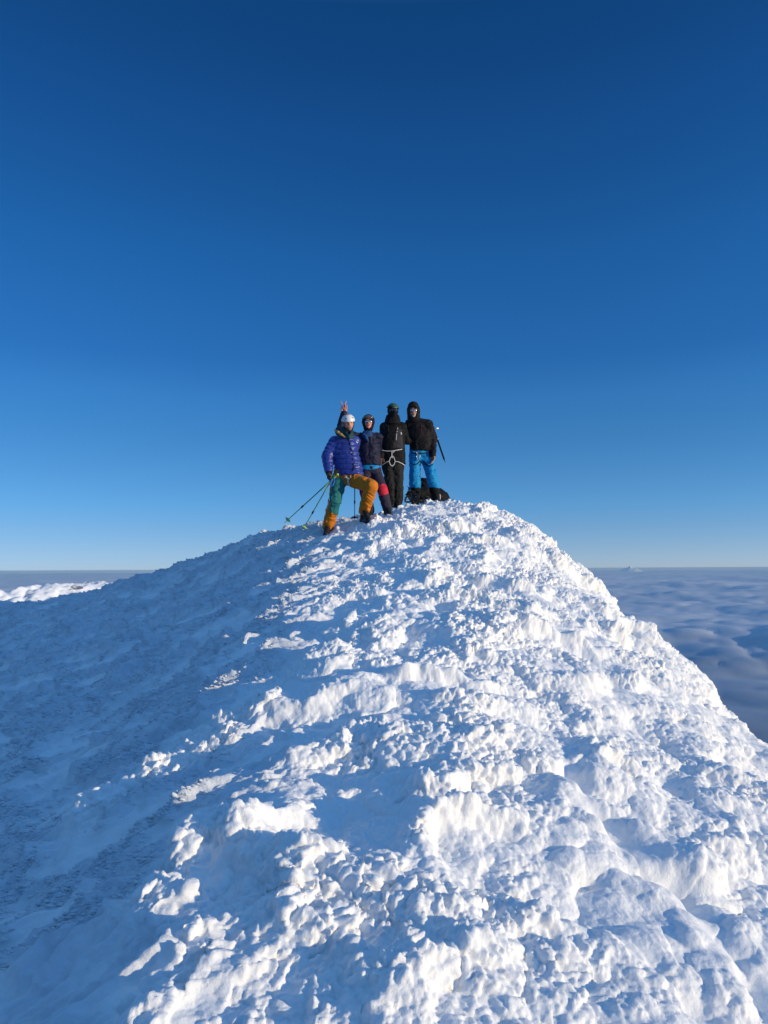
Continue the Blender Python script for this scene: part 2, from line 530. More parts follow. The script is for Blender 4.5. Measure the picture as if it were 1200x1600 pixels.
def rime_feathers(count, x0, x1, y0, y1, seed, sunny_side, lo, hi, stretch):
    """small plates of rime frozen to the snow, each a pointed lump half sunk into it"""
    rng = np.random.default_rng(seed)
    xs = rng.uniform(x0, x1, count * 4)
    ys = y0 + (y1 - y0) * rng.uniform(0, 1, count * 4) ** 1.35
    i = np.clip(np.searchsorted(AX, xs), 1, len(AX) - 1); j = np.clip(np.searchsorted(AY, ys), 1, len(AY) - 1)
    clump = 0.5 + 0.9 * fbm(xs * 4, ys * 4, 2, seed + 3)
    pr = GROW[j, i] * (np.clip(sstep(0.35, 0.95, clump), 0.03, 1) if sunny_side else np.clip(clump, 0.05, 1)) * (SUNNY[j, i] if sunny_side else sstep(0.55, 1.0, 1 - SUNNY[j, i]))
    keep = np.nonzero(rng.uniform(0, 1, len(xs)) < pr)[0][:count]
    i = i[keep]; j = j[keep]; m = len(keep)
    jit = rng.uniform(0, 1, (m, 1))
    c = SP[j, i] * (1 - jit) + SP[j, i - 1] * jit
    n = SN[j, i]
    wind = np.array([0.62, -0.50, 0.22]) if sunny_side else np.array([-0.85, -0.45, 0.10])
    d = wind + 0.22 * n + rng.normal(0, 0.13, (m, 3))
    d /= np.linalg.norm(d, axis=1, keepdims=True)
    q = rng.normal(0, 1, (m, 3)); q -= d * (q * d).sum(1, keepdims=True); q /= np.linalg.norm(q, axis=1, keepdims=True)
    r = np.cross(d, q)
    L = (lo + (hi - lo) * rng.uniform(0, 1, (m, 1)) ** 2) * (0.7 + 0.6 * np.clip(clump[keep], 0, 1)[:, None])
    wq = L * rng.uniform(0.30, 0.55, (m, 1)) / stretch; wr = L * rng.uniform(0.22, 0.40, (m, 1)) / stretch
    tip = c + d * L * 0.4
    mid = c + d * L * rng.uniform(0.1, 0.35, (m, 1))
    V = np.stack([c - d * L * 0.5, mid + q * wq, mid + r * wr, mid - q * wq, mid - r * wr, tip], 1).reshape(-1, 3)
    base = (np.arange(m) * 6)[:, None, None]
    T = np.array([[0, 2, 1], [0, 3, 2], [0, 4, 3], [0, 1, 4], [5, 1, 2], [5, 2, 3], [5, 3, 4], [5, 4, 1]])[None]
    return V, (base + T).reshape(-1, 3), np.repeat(ICE_SHADE[j, i] * 0.8, 6)


def join_mesh(name, V, Q, extra):
    nv = [len(V)] + [len(e[0]) for e in extra]
    off = np.cumsum([0] + nv)
    idx = [Q.ravel()] + [(e[1] + o).ravel() for e, o in zip(extra, off[1:])]
    starts = [np.arange(0, Q.size, 4)]
    k = Q.size
    for e in extra:
        starts.append(k + np.arange(0, e[1].size, 3)); k += e[1].size
    me = bpy.data.meshes.new(name)
    co = np.concatenate([V] + [e[0] for e in extra]).astype(np.float32)
    idx = np.concatenate(idx).astype(np.int32); starts = np.concatenate(starts).astype(np.int32)
    me.vertices.add(len(co)); me.vertices.foreach_set('co', co.ravel())
    me.loops.add(len(idx)); me.loops.foreach_set('vertex_index', idx)
    me.polygons.add(len(starts)); me.polygons.foreach_set('loop_start', starts)
    me.update(calc_edges=True)
    me.shade_smooth()
    return me


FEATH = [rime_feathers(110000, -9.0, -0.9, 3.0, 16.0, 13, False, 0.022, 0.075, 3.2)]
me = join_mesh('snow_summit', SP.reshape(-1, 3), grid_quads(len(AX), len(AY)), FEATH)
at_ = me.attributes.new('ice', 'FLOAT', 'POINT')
at_.data.foreach_set('value', np.concatenate([ICE_SHADE.ravel()] + [e[2] for e in FEATH]).astype(np.float32))
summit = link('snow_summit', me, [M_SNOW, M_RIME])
mi = np.zeros(len(me.polygons), np.int32)
mi[(len(AX) - 1) * (len(AY) - 1):] = 1
me.polygons.foreach_set('material_index', mi)
tag(summit, kind='structure')
print('summit verts', len(me.vertices))

# ------------------------------------------------------------------ cloud sea and far hills
CLOUD_Z = -420.0


def polar_sheet(name, r0, r1, nr, na, fn, m):
    rr = np.exp(np.linspace(math.log(r0), math.log(r1), nr))
    aa = np.linspace(0, 2 * math.pi, na + 1)
    A, RR = np.meshgrid(aa, rr)
    X = RR * np.sin(A); Y = RR * np.cos(A)
    Z = fn(X, Y, RR)
    me = raw_mesh(name, np.stack([X, Y, Z], -1).reshape(-1, 3), grid_quads(na + 1, nr))
    o = link(name, me, m)
    return tag(o, kind='structure')


def cloud_fn(X, Y, RR):
    x = X / 1000.0; y = Y / 1000.0
    wx = x + 0.25 * fbm(x * 0.8, y * 0.8, 3, 101); wy = y + 0.25 * fbm(x * 0.8 + 4, y * 0.8, 3, 102)
    z = 70 * fbm(wx * 0.25, wy * 0.40, 3, 103)
    puff = sstep(-0.25, 0.3, fbm(x * 0.3, y * 0.5, 2, 108))
    z += (60 * domes(wx, wy, 1.30, 104, 0.9, 0.95, 0.8) + 44 * domes(wx, wy, 0.62, 105, 0.9, 0.95, 0.8) + 30 * domes(wx, wy, 0.27, 107, 0.9, 0.95, 0.8) + 16 * domes(wx, wy, 0.13, 109, 0.9, 0.95, 0.8)) * (0.5 + 0.5 * puff)
    z += 70 * np.maximum(0, fbm(x * 0.05, y * 0.08, 3, 106)) * sstep(6000, 30000, RR)
    return CLOUD_Z + z * np.clip(RR / 2500.0, 0.25, 1.0)


M_CLOUD = mat('cloud', (0.48, 0.51, 0.55), rough=1.0, spec=0.0)
cb = M_CLOUD.node_tree.nodes['Principled BSDF']
cb.inputs['Subsurface Weight'].default_value = 1.0
cb.inputs['Subsurface Radius'].default_value = (1, 1, 1)
cb.inputs['Subsurface Scale'].default_value = 28.0
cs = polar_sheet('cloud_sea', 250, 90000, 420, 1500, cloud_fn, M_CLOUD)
# the cloud is thin over dark water close under the mountain
cv = np.empty(len(cs.data.vertices) * 3, np.float32)
cs.data.vertices.foreach_get('co', cv)
cv = cv.reshape(-1, 3)
rr_ = np.hypot(cv[:, 0], cv[:, 1])
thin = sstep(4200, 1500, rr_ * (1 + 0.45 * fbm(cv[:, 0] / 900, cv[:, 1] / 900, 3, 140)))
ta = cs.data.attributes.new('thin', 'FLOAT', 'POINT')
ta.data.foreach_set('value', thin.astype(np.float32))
cn = M_CLOUD.node_tree
tn = cn.nodes.new('ShaderNodeAttribute'); tn.attribute_name = 'thin'
tm = cn.nodes.new('ShaderNodeMix'); tm.data_type = 'RGBA'
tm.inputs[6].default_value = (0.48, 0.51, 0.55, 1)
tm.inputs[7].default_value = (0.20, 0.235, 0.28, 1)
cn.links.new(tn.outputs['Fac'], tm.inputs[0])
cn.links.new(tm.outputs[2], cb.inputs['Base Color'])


def rock_snow():
    m = mat('wind_scoured_snow', (0.86, 0.87, 0.88), rough=0.8, spec=0.1)
    nt = m.node_tree
    b = nt.nodes['Principled BSDF']
    tc = nt.nodes.new('ShaderNodeTexCoord')
    n = nt.nodes.new('ShaderNodeTexNoise'); n.inputs['Scale'].default_value = 0.11; n.inputs['Detail'].default_value = 6
    n.inputs['Roughness'].default_value = 0.6
    mp = nt.nodes.new('ShaderNodeMapping'); mp.inputs['Scale'].default_value = (1.0, 1.0, 3.0)
    r = nt.nodes.new('ShaderNodeValToRGB')
    r.color_ramp.elements[0].position = 0.60; r.color_ramp.elements[0].color = (0.86, 0.87, 0.88, 1)
    r.color_ramp.elements[1].position = 0.66; r.color_ramp.elements[1].color = (0.16, 0.17, 0.21, 1)
    nt.links.new(tc.outputs['Object'], mp.inputs[0]); nt.links.new(mp.outputs[0], n.inputs['Vector'])
    nt.links.new(n.outputs['Fac'], r.inputs[0]); nt.links.new(r.outputs[0], b.inputs['Base Color'])
    return m


# sunlit neighbouring top on the left
hx_, hy_ = np.meshgrid(np.linspace(-420, -60, 600), np.linspace(270, 480, 330))
prof = np.interp(hx_, [-420, -250, -178, -166, -156, -146, -136, -128, -121, -112, -60], [-16, -12.5, -9.4, -9.6, -7.2, -5.6, -6.0, -8.0, -8.8, -12.6, -40])
back = (hy_ - (332 + (hx_ + 140) * 1.0)) * 0.707
hz_ = prof - np.where(back < 0, 0.66 * -back, 0.02 * back + 0.004 * back ** 2) + 3.4 * fbm(hx_ / 13, hy_ / 15, 5, 120, 0.6) + 1.6 * domes(hx_ + 3 * perlin(hx_ / 8, hy_ / 8, 3), hy_, 7, 121) + .9 * domes(hx_, hy_, 2.5, 122) - 1.6
me = raw_mesh('snowy_hill', np.stack([hx_, hy_, hz_], -1).reshape(-1, 3), grid_quads(600, 330))
tag(link('snowy_hill', me, rock_snow()), kind='structure')

# tiny peaks standing out of the clouds on the horizon
for px, wpx, top, Yk in ((985, 20, 884.6, 60000.0),):
    c = at(px, top, Yk)
    half = wpx / F * Yk
    u = np.linspace(-1, 1, 60); v = np.linspace(-1, 1, 40)
    U, Vv = np.meshgrid(u, v)
    rr = np.hypot(U, Vv)
    ht = (c[2] - CLOUD_Z)
    Z = CLOUD_Z - 60 + (ht + 60) * np.clip(1 - rr, 0, 1) ** 0.55 * (1 + 0.25 * fbm(U * 3 + px, Vv * 3, 4, 130)) * 0.95
    me = raw_mesh('distant_peak', np.stack([c[0] + U * half, Yk + Vv * half, Z], -1).reshape(-1, 3), grid_quads(60, 40))
    tag(link('distant_peak', me, M_SNOW), kind='structure')

# ------------------------------------------------------------------ signed distance modelling
def perlin3(p, seed=0):
    q = np.floor(p); f = p - q
    i = q.astype(np.int32)
    u = f * f * (3 - 2 * f)
    r = 0

    def hsh(a, b, c):
        return _hash2(a + c * np.int32(7919), b + c * np.int32(104729), seed).astype(np.float32) * np.float32(2 / 4294967296.0) - 1
    for dx in (0, 1):
        for dy in (0, 1):
            for dz in (0, 1):
                wt = (u[:, 0] if dx else 1 - u[:, 0]) * (u[:, 1] if dy else 1 - u[:, 1]) * (u[:, 2] if dz else 1 - u[:, 2])
                r = r + wt * hsh(i[:, 0] + dx, i[:, 1] + dy, i[:, 2] + dz)
    return r


def nrm(v):
    v = np.asarray(v, float)
    return v / np.linalg.norm(v)


class Blob:
    """collects soft shapes, blends them and meshes the result as one closed surface"""
    def __init__(self):
        self.prims = []

    def cap(self, p0, r0, p1, r1, k=0.03, quilt=0, qa=0.012, flat=1.0):
        self.prims.append(('cap', np.array(p0, float), r0, np.array(p1, float), r1, k, quilt, qa, flat)); return self

    def chain(self, pts, k=0.03, quilt=0, qa=0.012):
        for (p, r), (q, s) in zip(pts[:-1], pts[1:]):
            self.cap(p, r, q, s, k, quilt, qa)
        return self

    def ell(self, c, rad, k=0.02, rot=None):
        self.prims.append(('ell', np.array(c, float), np.array(rad, float), np.eye(3) if rot is None else np.array(rot, float), k)); return self

    def box(self, c, half, rnd=0.02, k=0.02, rot=None):
        self.prims.append(('box', np.array(c, float), np.array(half, float), np.eye(3) if rot is None else np.array(rot, float), k, rnd)); return self

    def loft(self, rows, yaw=0.0, k=0.03, quilt=0, qa=0.012, power=2.4):
        """rows: (centre, half width, half depth) from bottom to top"""
        self.prims.append(('loft', [(np.array(c, float), a, b) for c, a, b in rows], yaw, k, quilt, qa, power)); return self

    def cut(self, point, normal):
        self.prims.append(('cut', np.array(point, float), nrm(normal))); return self

    def hollow(self, c, rad, rot=None):
        self.prims.append(('hollow', np.array(c, float), np.array(rad, float), np.eye(3) if rot is None else np.array(rot, float))); return self

    def bounds(self):
        lo = np.full(3, 1e9); hi = -lo
        for p in self.prims:
            a, b = self.pb(p)
            if a is None: continue
            lo = np.minimum(lo, a); hi = np.maximum(hi, b)
        return lo, hi

    @staticmethod
    def pb(p):
        if p[0] == 'cap':
            return np.minimum(p[1] - p[2], p[3] - p[4]), np.maximum(p[1] + p[2], p[3] + p[4])
        if p[0] == 'ell':
            r = np.abs(p[3]) .T @ p[2] if False else np.full(3, p[2].max())
            return p[1] - r, p[1] + r
        if p[0] == 'box':
            r = np.full(3, np.linalg.norm(p[2]))
            return p[1] - r, p[1] + r
        if p[0] == 'loft':
            c = np.array([q[0] for q in p[1]]); m = max(max(q[1], q[2]) for q in p[1])
            lo = c.min(0) - m; hi = c.max(0) + m
            lo[2] = c[:, 2].min() - 0.02; hi[2] = c[:, 2].max() + 0.02
            return lo, hi
        return None, None

    @staticmethod
    def dist(p, X):
        if p[0] == 'cap':
            _, a, r0, b, r1, k, quilt, qa, flat = p
            ab = b - a; L = np.linalg.norm(ab)
            t = np.clip((X - a) @ ab / (L * L), 0, 1)
            d = np.linalg.norm(X - a - t[:, None] * ab, axis=1)
            r = r0 + (r1 - r0) * t
            if quilt:
                r = r + qa * (np.sqrt(np.abs(np.sin(np.pi * t * L / quilt))) - 0.75)
            return d - r
        if p[0] == 'ell':
            Y = (X - p[1]) @ p[3].T
            q = np.linalg.norm(Y / p[2], axis=1)
            q2 = np.linalg.norm(Y / (p[2] ** 2), axis=1)
            return np.where(q2 > 1e-9, q * (q - 1) / np.maximum(q2, 1e-9), -p[2].min())
        if p[0] == 'box':
            Y = np.abs((X - p[1]) @ p[3].T) - (p[2] - p[5])
            return np.linalg.norm(np.maximum(Y, 0), axis=1) + np.minimum(Y.max(1), 0) - p[5]
        if p[0] == 'loft':
            _, rows, yaw, k, quilt, qa, power = p
            z = np.array([q[0][2] for q in rows])
            cx = np.interp(X[:, 2], z, [q[0][0] for q in rows]); cy = np.interp(X[:, 2], z, [q[0][1] for q in rows])
            hw = np.interp(X[:, 2], z, [q[1] for q in rows]); hd = np.interp(X[:, 2], z, [q[2] for q in rows])
            dx = X[:, 0] - cx; dy = X[:, 1] - cy
            c, s = math.cos(yaw), math.sin(yaw)
            u = np.abs(c * dx + s * dy) / hw; v = np.abs(-s * dx + c * dy) / hd
            q = (u ** power + v ** power + 1e-12) ** (1 / power)
            m = np.minimum(hw, hd)
            d = (q - 1) * m
            if quilt:
                d = d - qa * (np.sqrt(np.abs(np.sin(np.pi * (X[:, 2] - z[0]) / quilt))) - 0.75)
            dz = np.maximum(z[0] - X[:, 2], X[:, 2] - z[-1])
            a = np.maximum(d + 0.015, 0); b = np.maximum(dz + 0.015, 0)
            return np.where((a > 0) & (b > 0), np.hypot(a, b) - 0.015, np.maximum(d, dz))

    def mesh(self, h=0.01, wr=0.0, ws=14.0, seed=1, fold=None):
        lo, hi = self.bounds()
        pad = 0.04
        lo = lo - pad; hi = hi + pad
        n = np.ceil((hi - lo) / h).astype(int) + 1
        D = np.full(n, 1.0, np.float32)
        ax = [lo[i] + h * np.arange(n[i]) for i in range(3)]
        for p in self.prims:
            if p[0] in ('cut', 'hollow'):
                X = np.stack(np.meshgrid(*ax, indexing='ij'), -1).reshape(-1, 3)
                if p[0] == 'cut':
                    d = ((X - p[1]) @ p[2])
                else:
                    d = -self.dist(('ell', p[1], p[2], p[3], 0), X)
                D = np.maximum(D, d.reshape(n).astype(np.float32))
                continue
            a, b = self.pb(p)
            i0 = np.maximum(np.floor((a - 0.07 - lo) / h).astype(int), 0)
            i1 = np.minimum(np.ceil((b + 0.07 - lo) / h).astype(int) + 1, n)
            sub = [ax[i][i0[i]:i1[i]] for i in range(3)]
            X = np.stack(np.meshgrid(*sub, indexing='ij'), -1).reshape(-1, 3)
            d = self.dist(p, X).reshape([len(s) for s in sub]).astype(np.float32)
            sl = tuple(slice(i0[i], i1[i]) for i in range(3))
            A = D[sl]
            k = {'cap': 5, 'ell': 4, 'box': 4, 'loft': 3}[p[0]]
            k = max(p[k], 1e-4)
            hh = np.clip(0.5 + 0.5 * (A - d) / k, 0, 1)
            D[sl] = A + (d - A) * hh - k * hh * (1 - hh)
        if wr:
            idx = np.nonzero(np.abs(D) < wr * 2.5 + h * 2)
            X = np.stack([ax[i][idx[i]] for i in range(3)], -1).astype(np.float32)
            W = X * ws
            W = W + 0.6 * np.stack([perlin3(X * ws * 0.6, seed + 5), perlin3(X * ws * 0.6 + 9, seed + 6), perlin3(X * ws * 0.6 + 19, seed + 7)], -1)
            sc = np.array([1.0, 1.0, 1.9], np.float32)
            v = (1 - 2 * np.abs(perlin3(W * sc, seed))) * 0.65 + 0.35 * perlin3(W * 2.1, seed + 1)
            D[idx] -= (wr * v).astype(np.float32)
        return self.nets(D, lo, h)

    @staticmethod
    def nets(D, lo, h):
        S = D < 0
        n = np.array(D.shape)
        c = [S[i:n[0] - 1 + i, j:n[1] - 1 + j, k:n[2] - 1 + k] for i in (0, 1) for j in (0, 1) for k in (0, 1)]
        cnt = sum(q.astype(np.int8) for q in c)
        act = (cnt > 0) & (cnt < 8)
        I = np.stack(np.nonzero(act), -1)
        ids = np.full(act.shape, -1, np.int32)
        ids[act] = np.arange(len(I))
        corners = [(i, j, k) for i in (0, 1) for j in (0, 1) for k in (0, 1)]
        val = {cc: D[I[:, 0] + cc[0], I[:, 1] + cc[1], I[:, 2] + cc[2]] for cc in corners}
        P = np.zeros((len(I), 3)); N = np.zeros(len(I))
        for a in corners:
            for axn in range(3):
                if a[axn]: continue
                b = list(a); b[axn] = 1; b = tuple(b)
                va, vb = val[a], val[b]
                m = (va < 0) != (vb < 0)
                t = np.where(m, va / np.where(m, va - vb, 1), 0)
                q = np.tile(np.array(a, float), (len(I), 1)); q[:, axn] += t
                P += q * m[:, None]; N += m
        V = lo + h * (I + P / N[:, None])
        Q = []
        for axn in range(3):
            sl0 = [slice(None)] * 3; sl1 = [slice(None)] * 3
            sl0[axn] = slice(0, -1); sl1[axn] = slice(1, None)
            A = S[tuple(sl0)]; B = S[tuple(sl1)]
            o1, o2 = [(1, 2), (2, 0), (0, 1)][axn]
            for flip, M in ((False, A & ~B), (True, ~A & B)):
                E = np.stack(np.nonzero(M), -1)
                ok = (E[:, o1] > 0) & (E[:, o2] > 0) & (E[:, o1] < n[o1] - 1) & (E[:, o2] < n[o2] - 1)
                E = E[ok]
                if not len(E): continue

                def cid(d1, d2):
                    G = E.copy(); G[:, o1] -= d1; G[:, o2] -= d2
                    return ids[G[:, 0], G[:, 1], G[:, 2]]
                q = np.stack([cid(1, 1), cid(0, 1), cid(0, 0), cid(1, 0)], -1)
                Q.append(q[:, ::-1] if flip else q)
        return V, np.concatenate(Q)


def shape(name, blob, mats, parent, h=0.01, wr=0.0, ws=14.0, seed=1, paint=None, label=None):
    V, Q = blob.mesh(h, wr, ws, seed)
    me = raw_mesh(name, V, Q)
    o = link(name, me, mats, parent)
    if paint is not None:
        ctr = V[Q].mean(1)
        me.polygons.foreach_set('material_index', paint(ctr).astype(np.int32))
    o['_'] = 0
    del o['_']
    SURF[o.name] = (V, Q)
    if label: o['label'] = label
    return o


SURF = {}


def tree_of(objs):
    vs = []; fs = []; k = 0
    for o in objs:
        V, Q = SURF[o.name]
        vs += [Vector(v) for v in V]; fs += [tuple(int(i) + k for i in q) for q in Q]
        k = len(vs)
    return BVHTree.FromPolygons(vs, fs)


def on_surface(tree, pts, lift=0.004, fall=None):
    """points of a strap or seam, laid on the cloth that faces the viewer"""
    out = []
    for px, py in pts:
        d = ray(px, py)
        h = tree.ray_cast(Vector((0, 0, 0)), Vector(d))
        if h[0] is not None:
            out.append(np.array(h[0]) + np.array(h[1]) * lift)
        elif fall is not None:
            out.append(at(px, py, fall))
    return out


def resample(pts, step=0.012):
    pts = [np.array(p, float) for p in pts]
    out = [pts[0]]
    for a, b in zip(pts[:-1], pts[1:]):
        n = max(1, int(np.linalg.norm(b - a) / step))
        for i in range(1, n + 1):
            out.append(a + (b - a) * i / n)
    return out


def tube_geo(pts, rad, seg=8, closed=False, flat=None):
    """round (or flat) tube along pts; rad a number or a list. flat=(normal, thickness)"""
    pts = [np.array(p, float) for p in pts]
    n = len(pts)
    V = []; Q = []
    up = np.array([0.13, 0.2, 0.97])
    for i, p in enumerate(pts):
        if closed:
            t = pts[(i + 1) % n] - pts[i - 1]
        else:
            t = pts[min(i + 1, n - 1)] - pts[max(i - 1, 0)]
        t = nrm(t + 1e-9)
        ref = up if abs(t @ up) < 0.95 else np.array([1.0, 0, 0])
        if flat is not None:
            nn = nrm(np.array(flat[0], float) - t * (t @ np.array(flat[0], float)))
            b = np.cross(t, nn); a = nn
        else:
            a = nrm(np.cross(t, ref)); b = np.cross(t, a)
        r = rad[i] if isinstance(rad, (list, tuple, np.ndarray)) else rad
        ra = flat[1] if flat is not None else r
        for j in range(seg):
            an = 2 * math.pi * (j + 0.5) / seg
            V.append(p + a * ra * math.cos(an) + b * r * math.sin(an))
    m = n if closed else n - 1
    for i in range(m):
        for j in range(seg):
            k = (i + 1) % n
            Q.append([i * seg + j, i * seg + (j + 1) % seg, k * seg + (j + 1) % seg, k * seg + j])
    if not closed:
        for e in (0, n - 1):
            c = len(V); V.append(pts[e])
            for j in range(0, seg):
                a, b = e * seg + j, e * seg + (j + 1) % seg
                Q.append([c, b, a, a] if e == 0 else [c, a, b, b])
    return V, Q


def geo_obj(name, parts, m, parent=None, label=None, loc=None):
    """parts: list of (V, Q) -> one mesh"""
    bm = bmesh.new()
    for V, Q in parts:
        vs = [bm.verts.new(v) for v in V]
        for q in Q:
            u = []
            for i in q:
                if vs[i] not in u: u.append(vs[i])
            try: bm.faces.new(u)
            except ValueError: pass
    bmesh.ops.recalc_face_normals(bm, faces=bm.faces)
    me = bpy.data.meshes.new(name)
    bm.to_mesh(me); bm.free()
    me.shade_smooth()
    o = link(name, me, m, parent, loc)
    if label: o['label'] = label
    return o


def band(name, pts, half, m, parent, thick=0.0035, closed=False, nrm_=(0, -1, 0), label=None):
    return geo_obj(name, [tube_geo(resample(pts), half, 8, closed, (nrm_, thick))], m, parent, label)


# ------------------------------------------------------------------ materials of people and gear
M_SKIN = mat('skin', (0.62, 0.31, 0.21), 0.55, 0.1, 90, 0.12)
M_SKIN_TAN = mat('tanned_skin', (0.64, 0.32, 0.20), 0.5, 0.1, 90, 0.12)
M_SKIN_DARK = mat('weathered_skin', (0.42, 0.19, 0.10), 0.5, 0.1, 90, 0.15)
M_SKIN_RED = mat('wind_reddened_skin', (0.62, 0.27, 0.21), 0.5, 0.1, 90, 0.15)
M_LIP = mat('lips', (0.35, 0.09, 0.08), 0.5)
M_BEARD = mat('grey_beard', (0.42, 0.38, 0.33), 0.9, 0.6, 200, 0.4)
M_STUB = mat('stubbled_skin', (0.30, 0.16, 0.11), 0.7, 0.3, 200, 0.2)
M_EYE = mat('eye', (0.02, 0.015, 0.012), 0.2)
M_BLUE = mat('blue_down_nylon', (0.018, 0.038, 0.26), 0.36, 0.35, 60, 0.12, spec=0.5, sheen=0.1)
M_TEAL = mat('teal_cloth', (0.012, 0.15, 0.145), 0.7, 0.25, 70, 0.15)
M_TEAL_D = mat('dark_teal_lining', (0.008, 0.055, 0.065), 0.7, 0.25, 70, 0.15)
M_TANLIN = mat('tan_lining', (0.42, 0.25, 0.09), 0.8, 0.4, 80, 0.2)
M_ORANGE = mat('orange_cloth', (0.58, 0.175, 0.006), 0.75, 0.3, 60, 0.12)
M_WHITE = mat('white_plastic', (0.78, 0.77, 0.74), 0.35, 0.0, 20, 0.03, spec=0.5)
M_REDORANGE = mat('orange_red_plastic', (0.72, 0.12, 0.03), 0.4)
M_BLACK = mat('black_cloth', (0.006, 0.006, 0.0075), 0.75, 0.4, 60, 0.3, spec=0.2)
M_BLACKW = mat('washed_black_cloth', (0.0075, 0.0065, 0.0085), 0.7, 0.4, 60, 0.3, spec=0.2)
M_CHAR = mat('charcoal_cloth', (0.032, 0.030, 0.034), 0.8, 0.4, 60, 0.2)
M_OLIVE = mat('black_olive_cloth', (0.010, 0.011, 0.009), 0.8, 0.4, 60, 0.3)
M_NAVY = mat('navy_cloth', (0.013, 0.014, 0.040), 0.65, 0.35, 55, 0.2, spec=0.25)
M_NAVYT = mat('navy_trouser_cloth', (0.024, 0.018, 0.042), 0.75, 0.35, 55, 0.2)
M_RED = mat('red_cloth', (0.62, 0.018, 0.045), 0.7, 0.3, 60, 0.15)
M_SKY = mat('bright_blue_cloth', (0.001, 0.25, 0.56), 0.7, 0.3, 60, 0.12)
M_SCARF = mat('blue_scarf_cloth', (0.010, 0.055, 0.17), 0.8, 0.3, 60, 0.2)
M_BOOT = mat('black_boot_leather', (0.013, 0.012, 0.013), 0.55, 0.3, 60, 0.2)
M_SOLE = mat('black_rubber', (0.012, 0.012, 0.012), 0.8)
M_GLOVE = mat('brown_glove_leather', (0.10, 0.055, 0.032), 0.7, 0.3, 80, 0.3)
M_GREEN = mat('dull_green_plastic', (0.045, 0.10, 0.065), 0.45, 0.0, 20, 0.05)
M_GOGG = mat('brown_mirror_lens', (0.10, 0.06, 0.035), 0.12, spec=0.8, coat=0.5)
M_LENS = mat('dark_lens', (0.01, 0.01, 0.012), 0.06, spec=0.9, coat=1.0)
M_MIRROR = mat('silver_mirror_lens', (0.62, 0.68, 0.75), 0.12, metal=0.9)
M_HAT = mat('dark_brown_cap_cloth', (0.035, 0.022, 0.016), 0.8, 0.3, 70, 0.3)
M_TAPE = mat('white_webbing', (0.66, 0.65, 0.62), 0.8, 0.3, 120, 0.1)
M_STEEL = mat('grey_steel', (0.45, 0.46, 0.48), 0.3, metal=0.9)
M_POLE = mat('yellow_green_enamel', (0.20, 0.36, 0.06), 0.35, 0, 20, 0.1)
M_POLEY = mat('bright_yellow_green_plastic', (0.45, 0.60, 0.06), 0.4)
M_POLEG = mat('dark_green_plastic', (0.02, 0.13, 0.06), 0.45)
M_POLEB = mat('bright_blue_plastic', (0.01, 0.17, 0.55), 0.4)
M_DARKPOLE = mat('dark_aluminium', (0.02, 0.02, 0.022), 0.35, metal=0.3)
M_DKRED = mat('dark_red_trim', (0.16, 0.012, 0.03), 0.7)
M_LOGO = mat('white_print', (0.8, 0.8, 0.8), 0.7)


# ------------------------------------------------------------------ body
def face_frame(fwd, up):
    f = nrm(fwd); r = nrm(np.cross(f, up)); u = np.cross(r, f)
    return r, f, u            # the person's left..: r points to the viewer's right when f looks at the viewer? kept as a plain frame


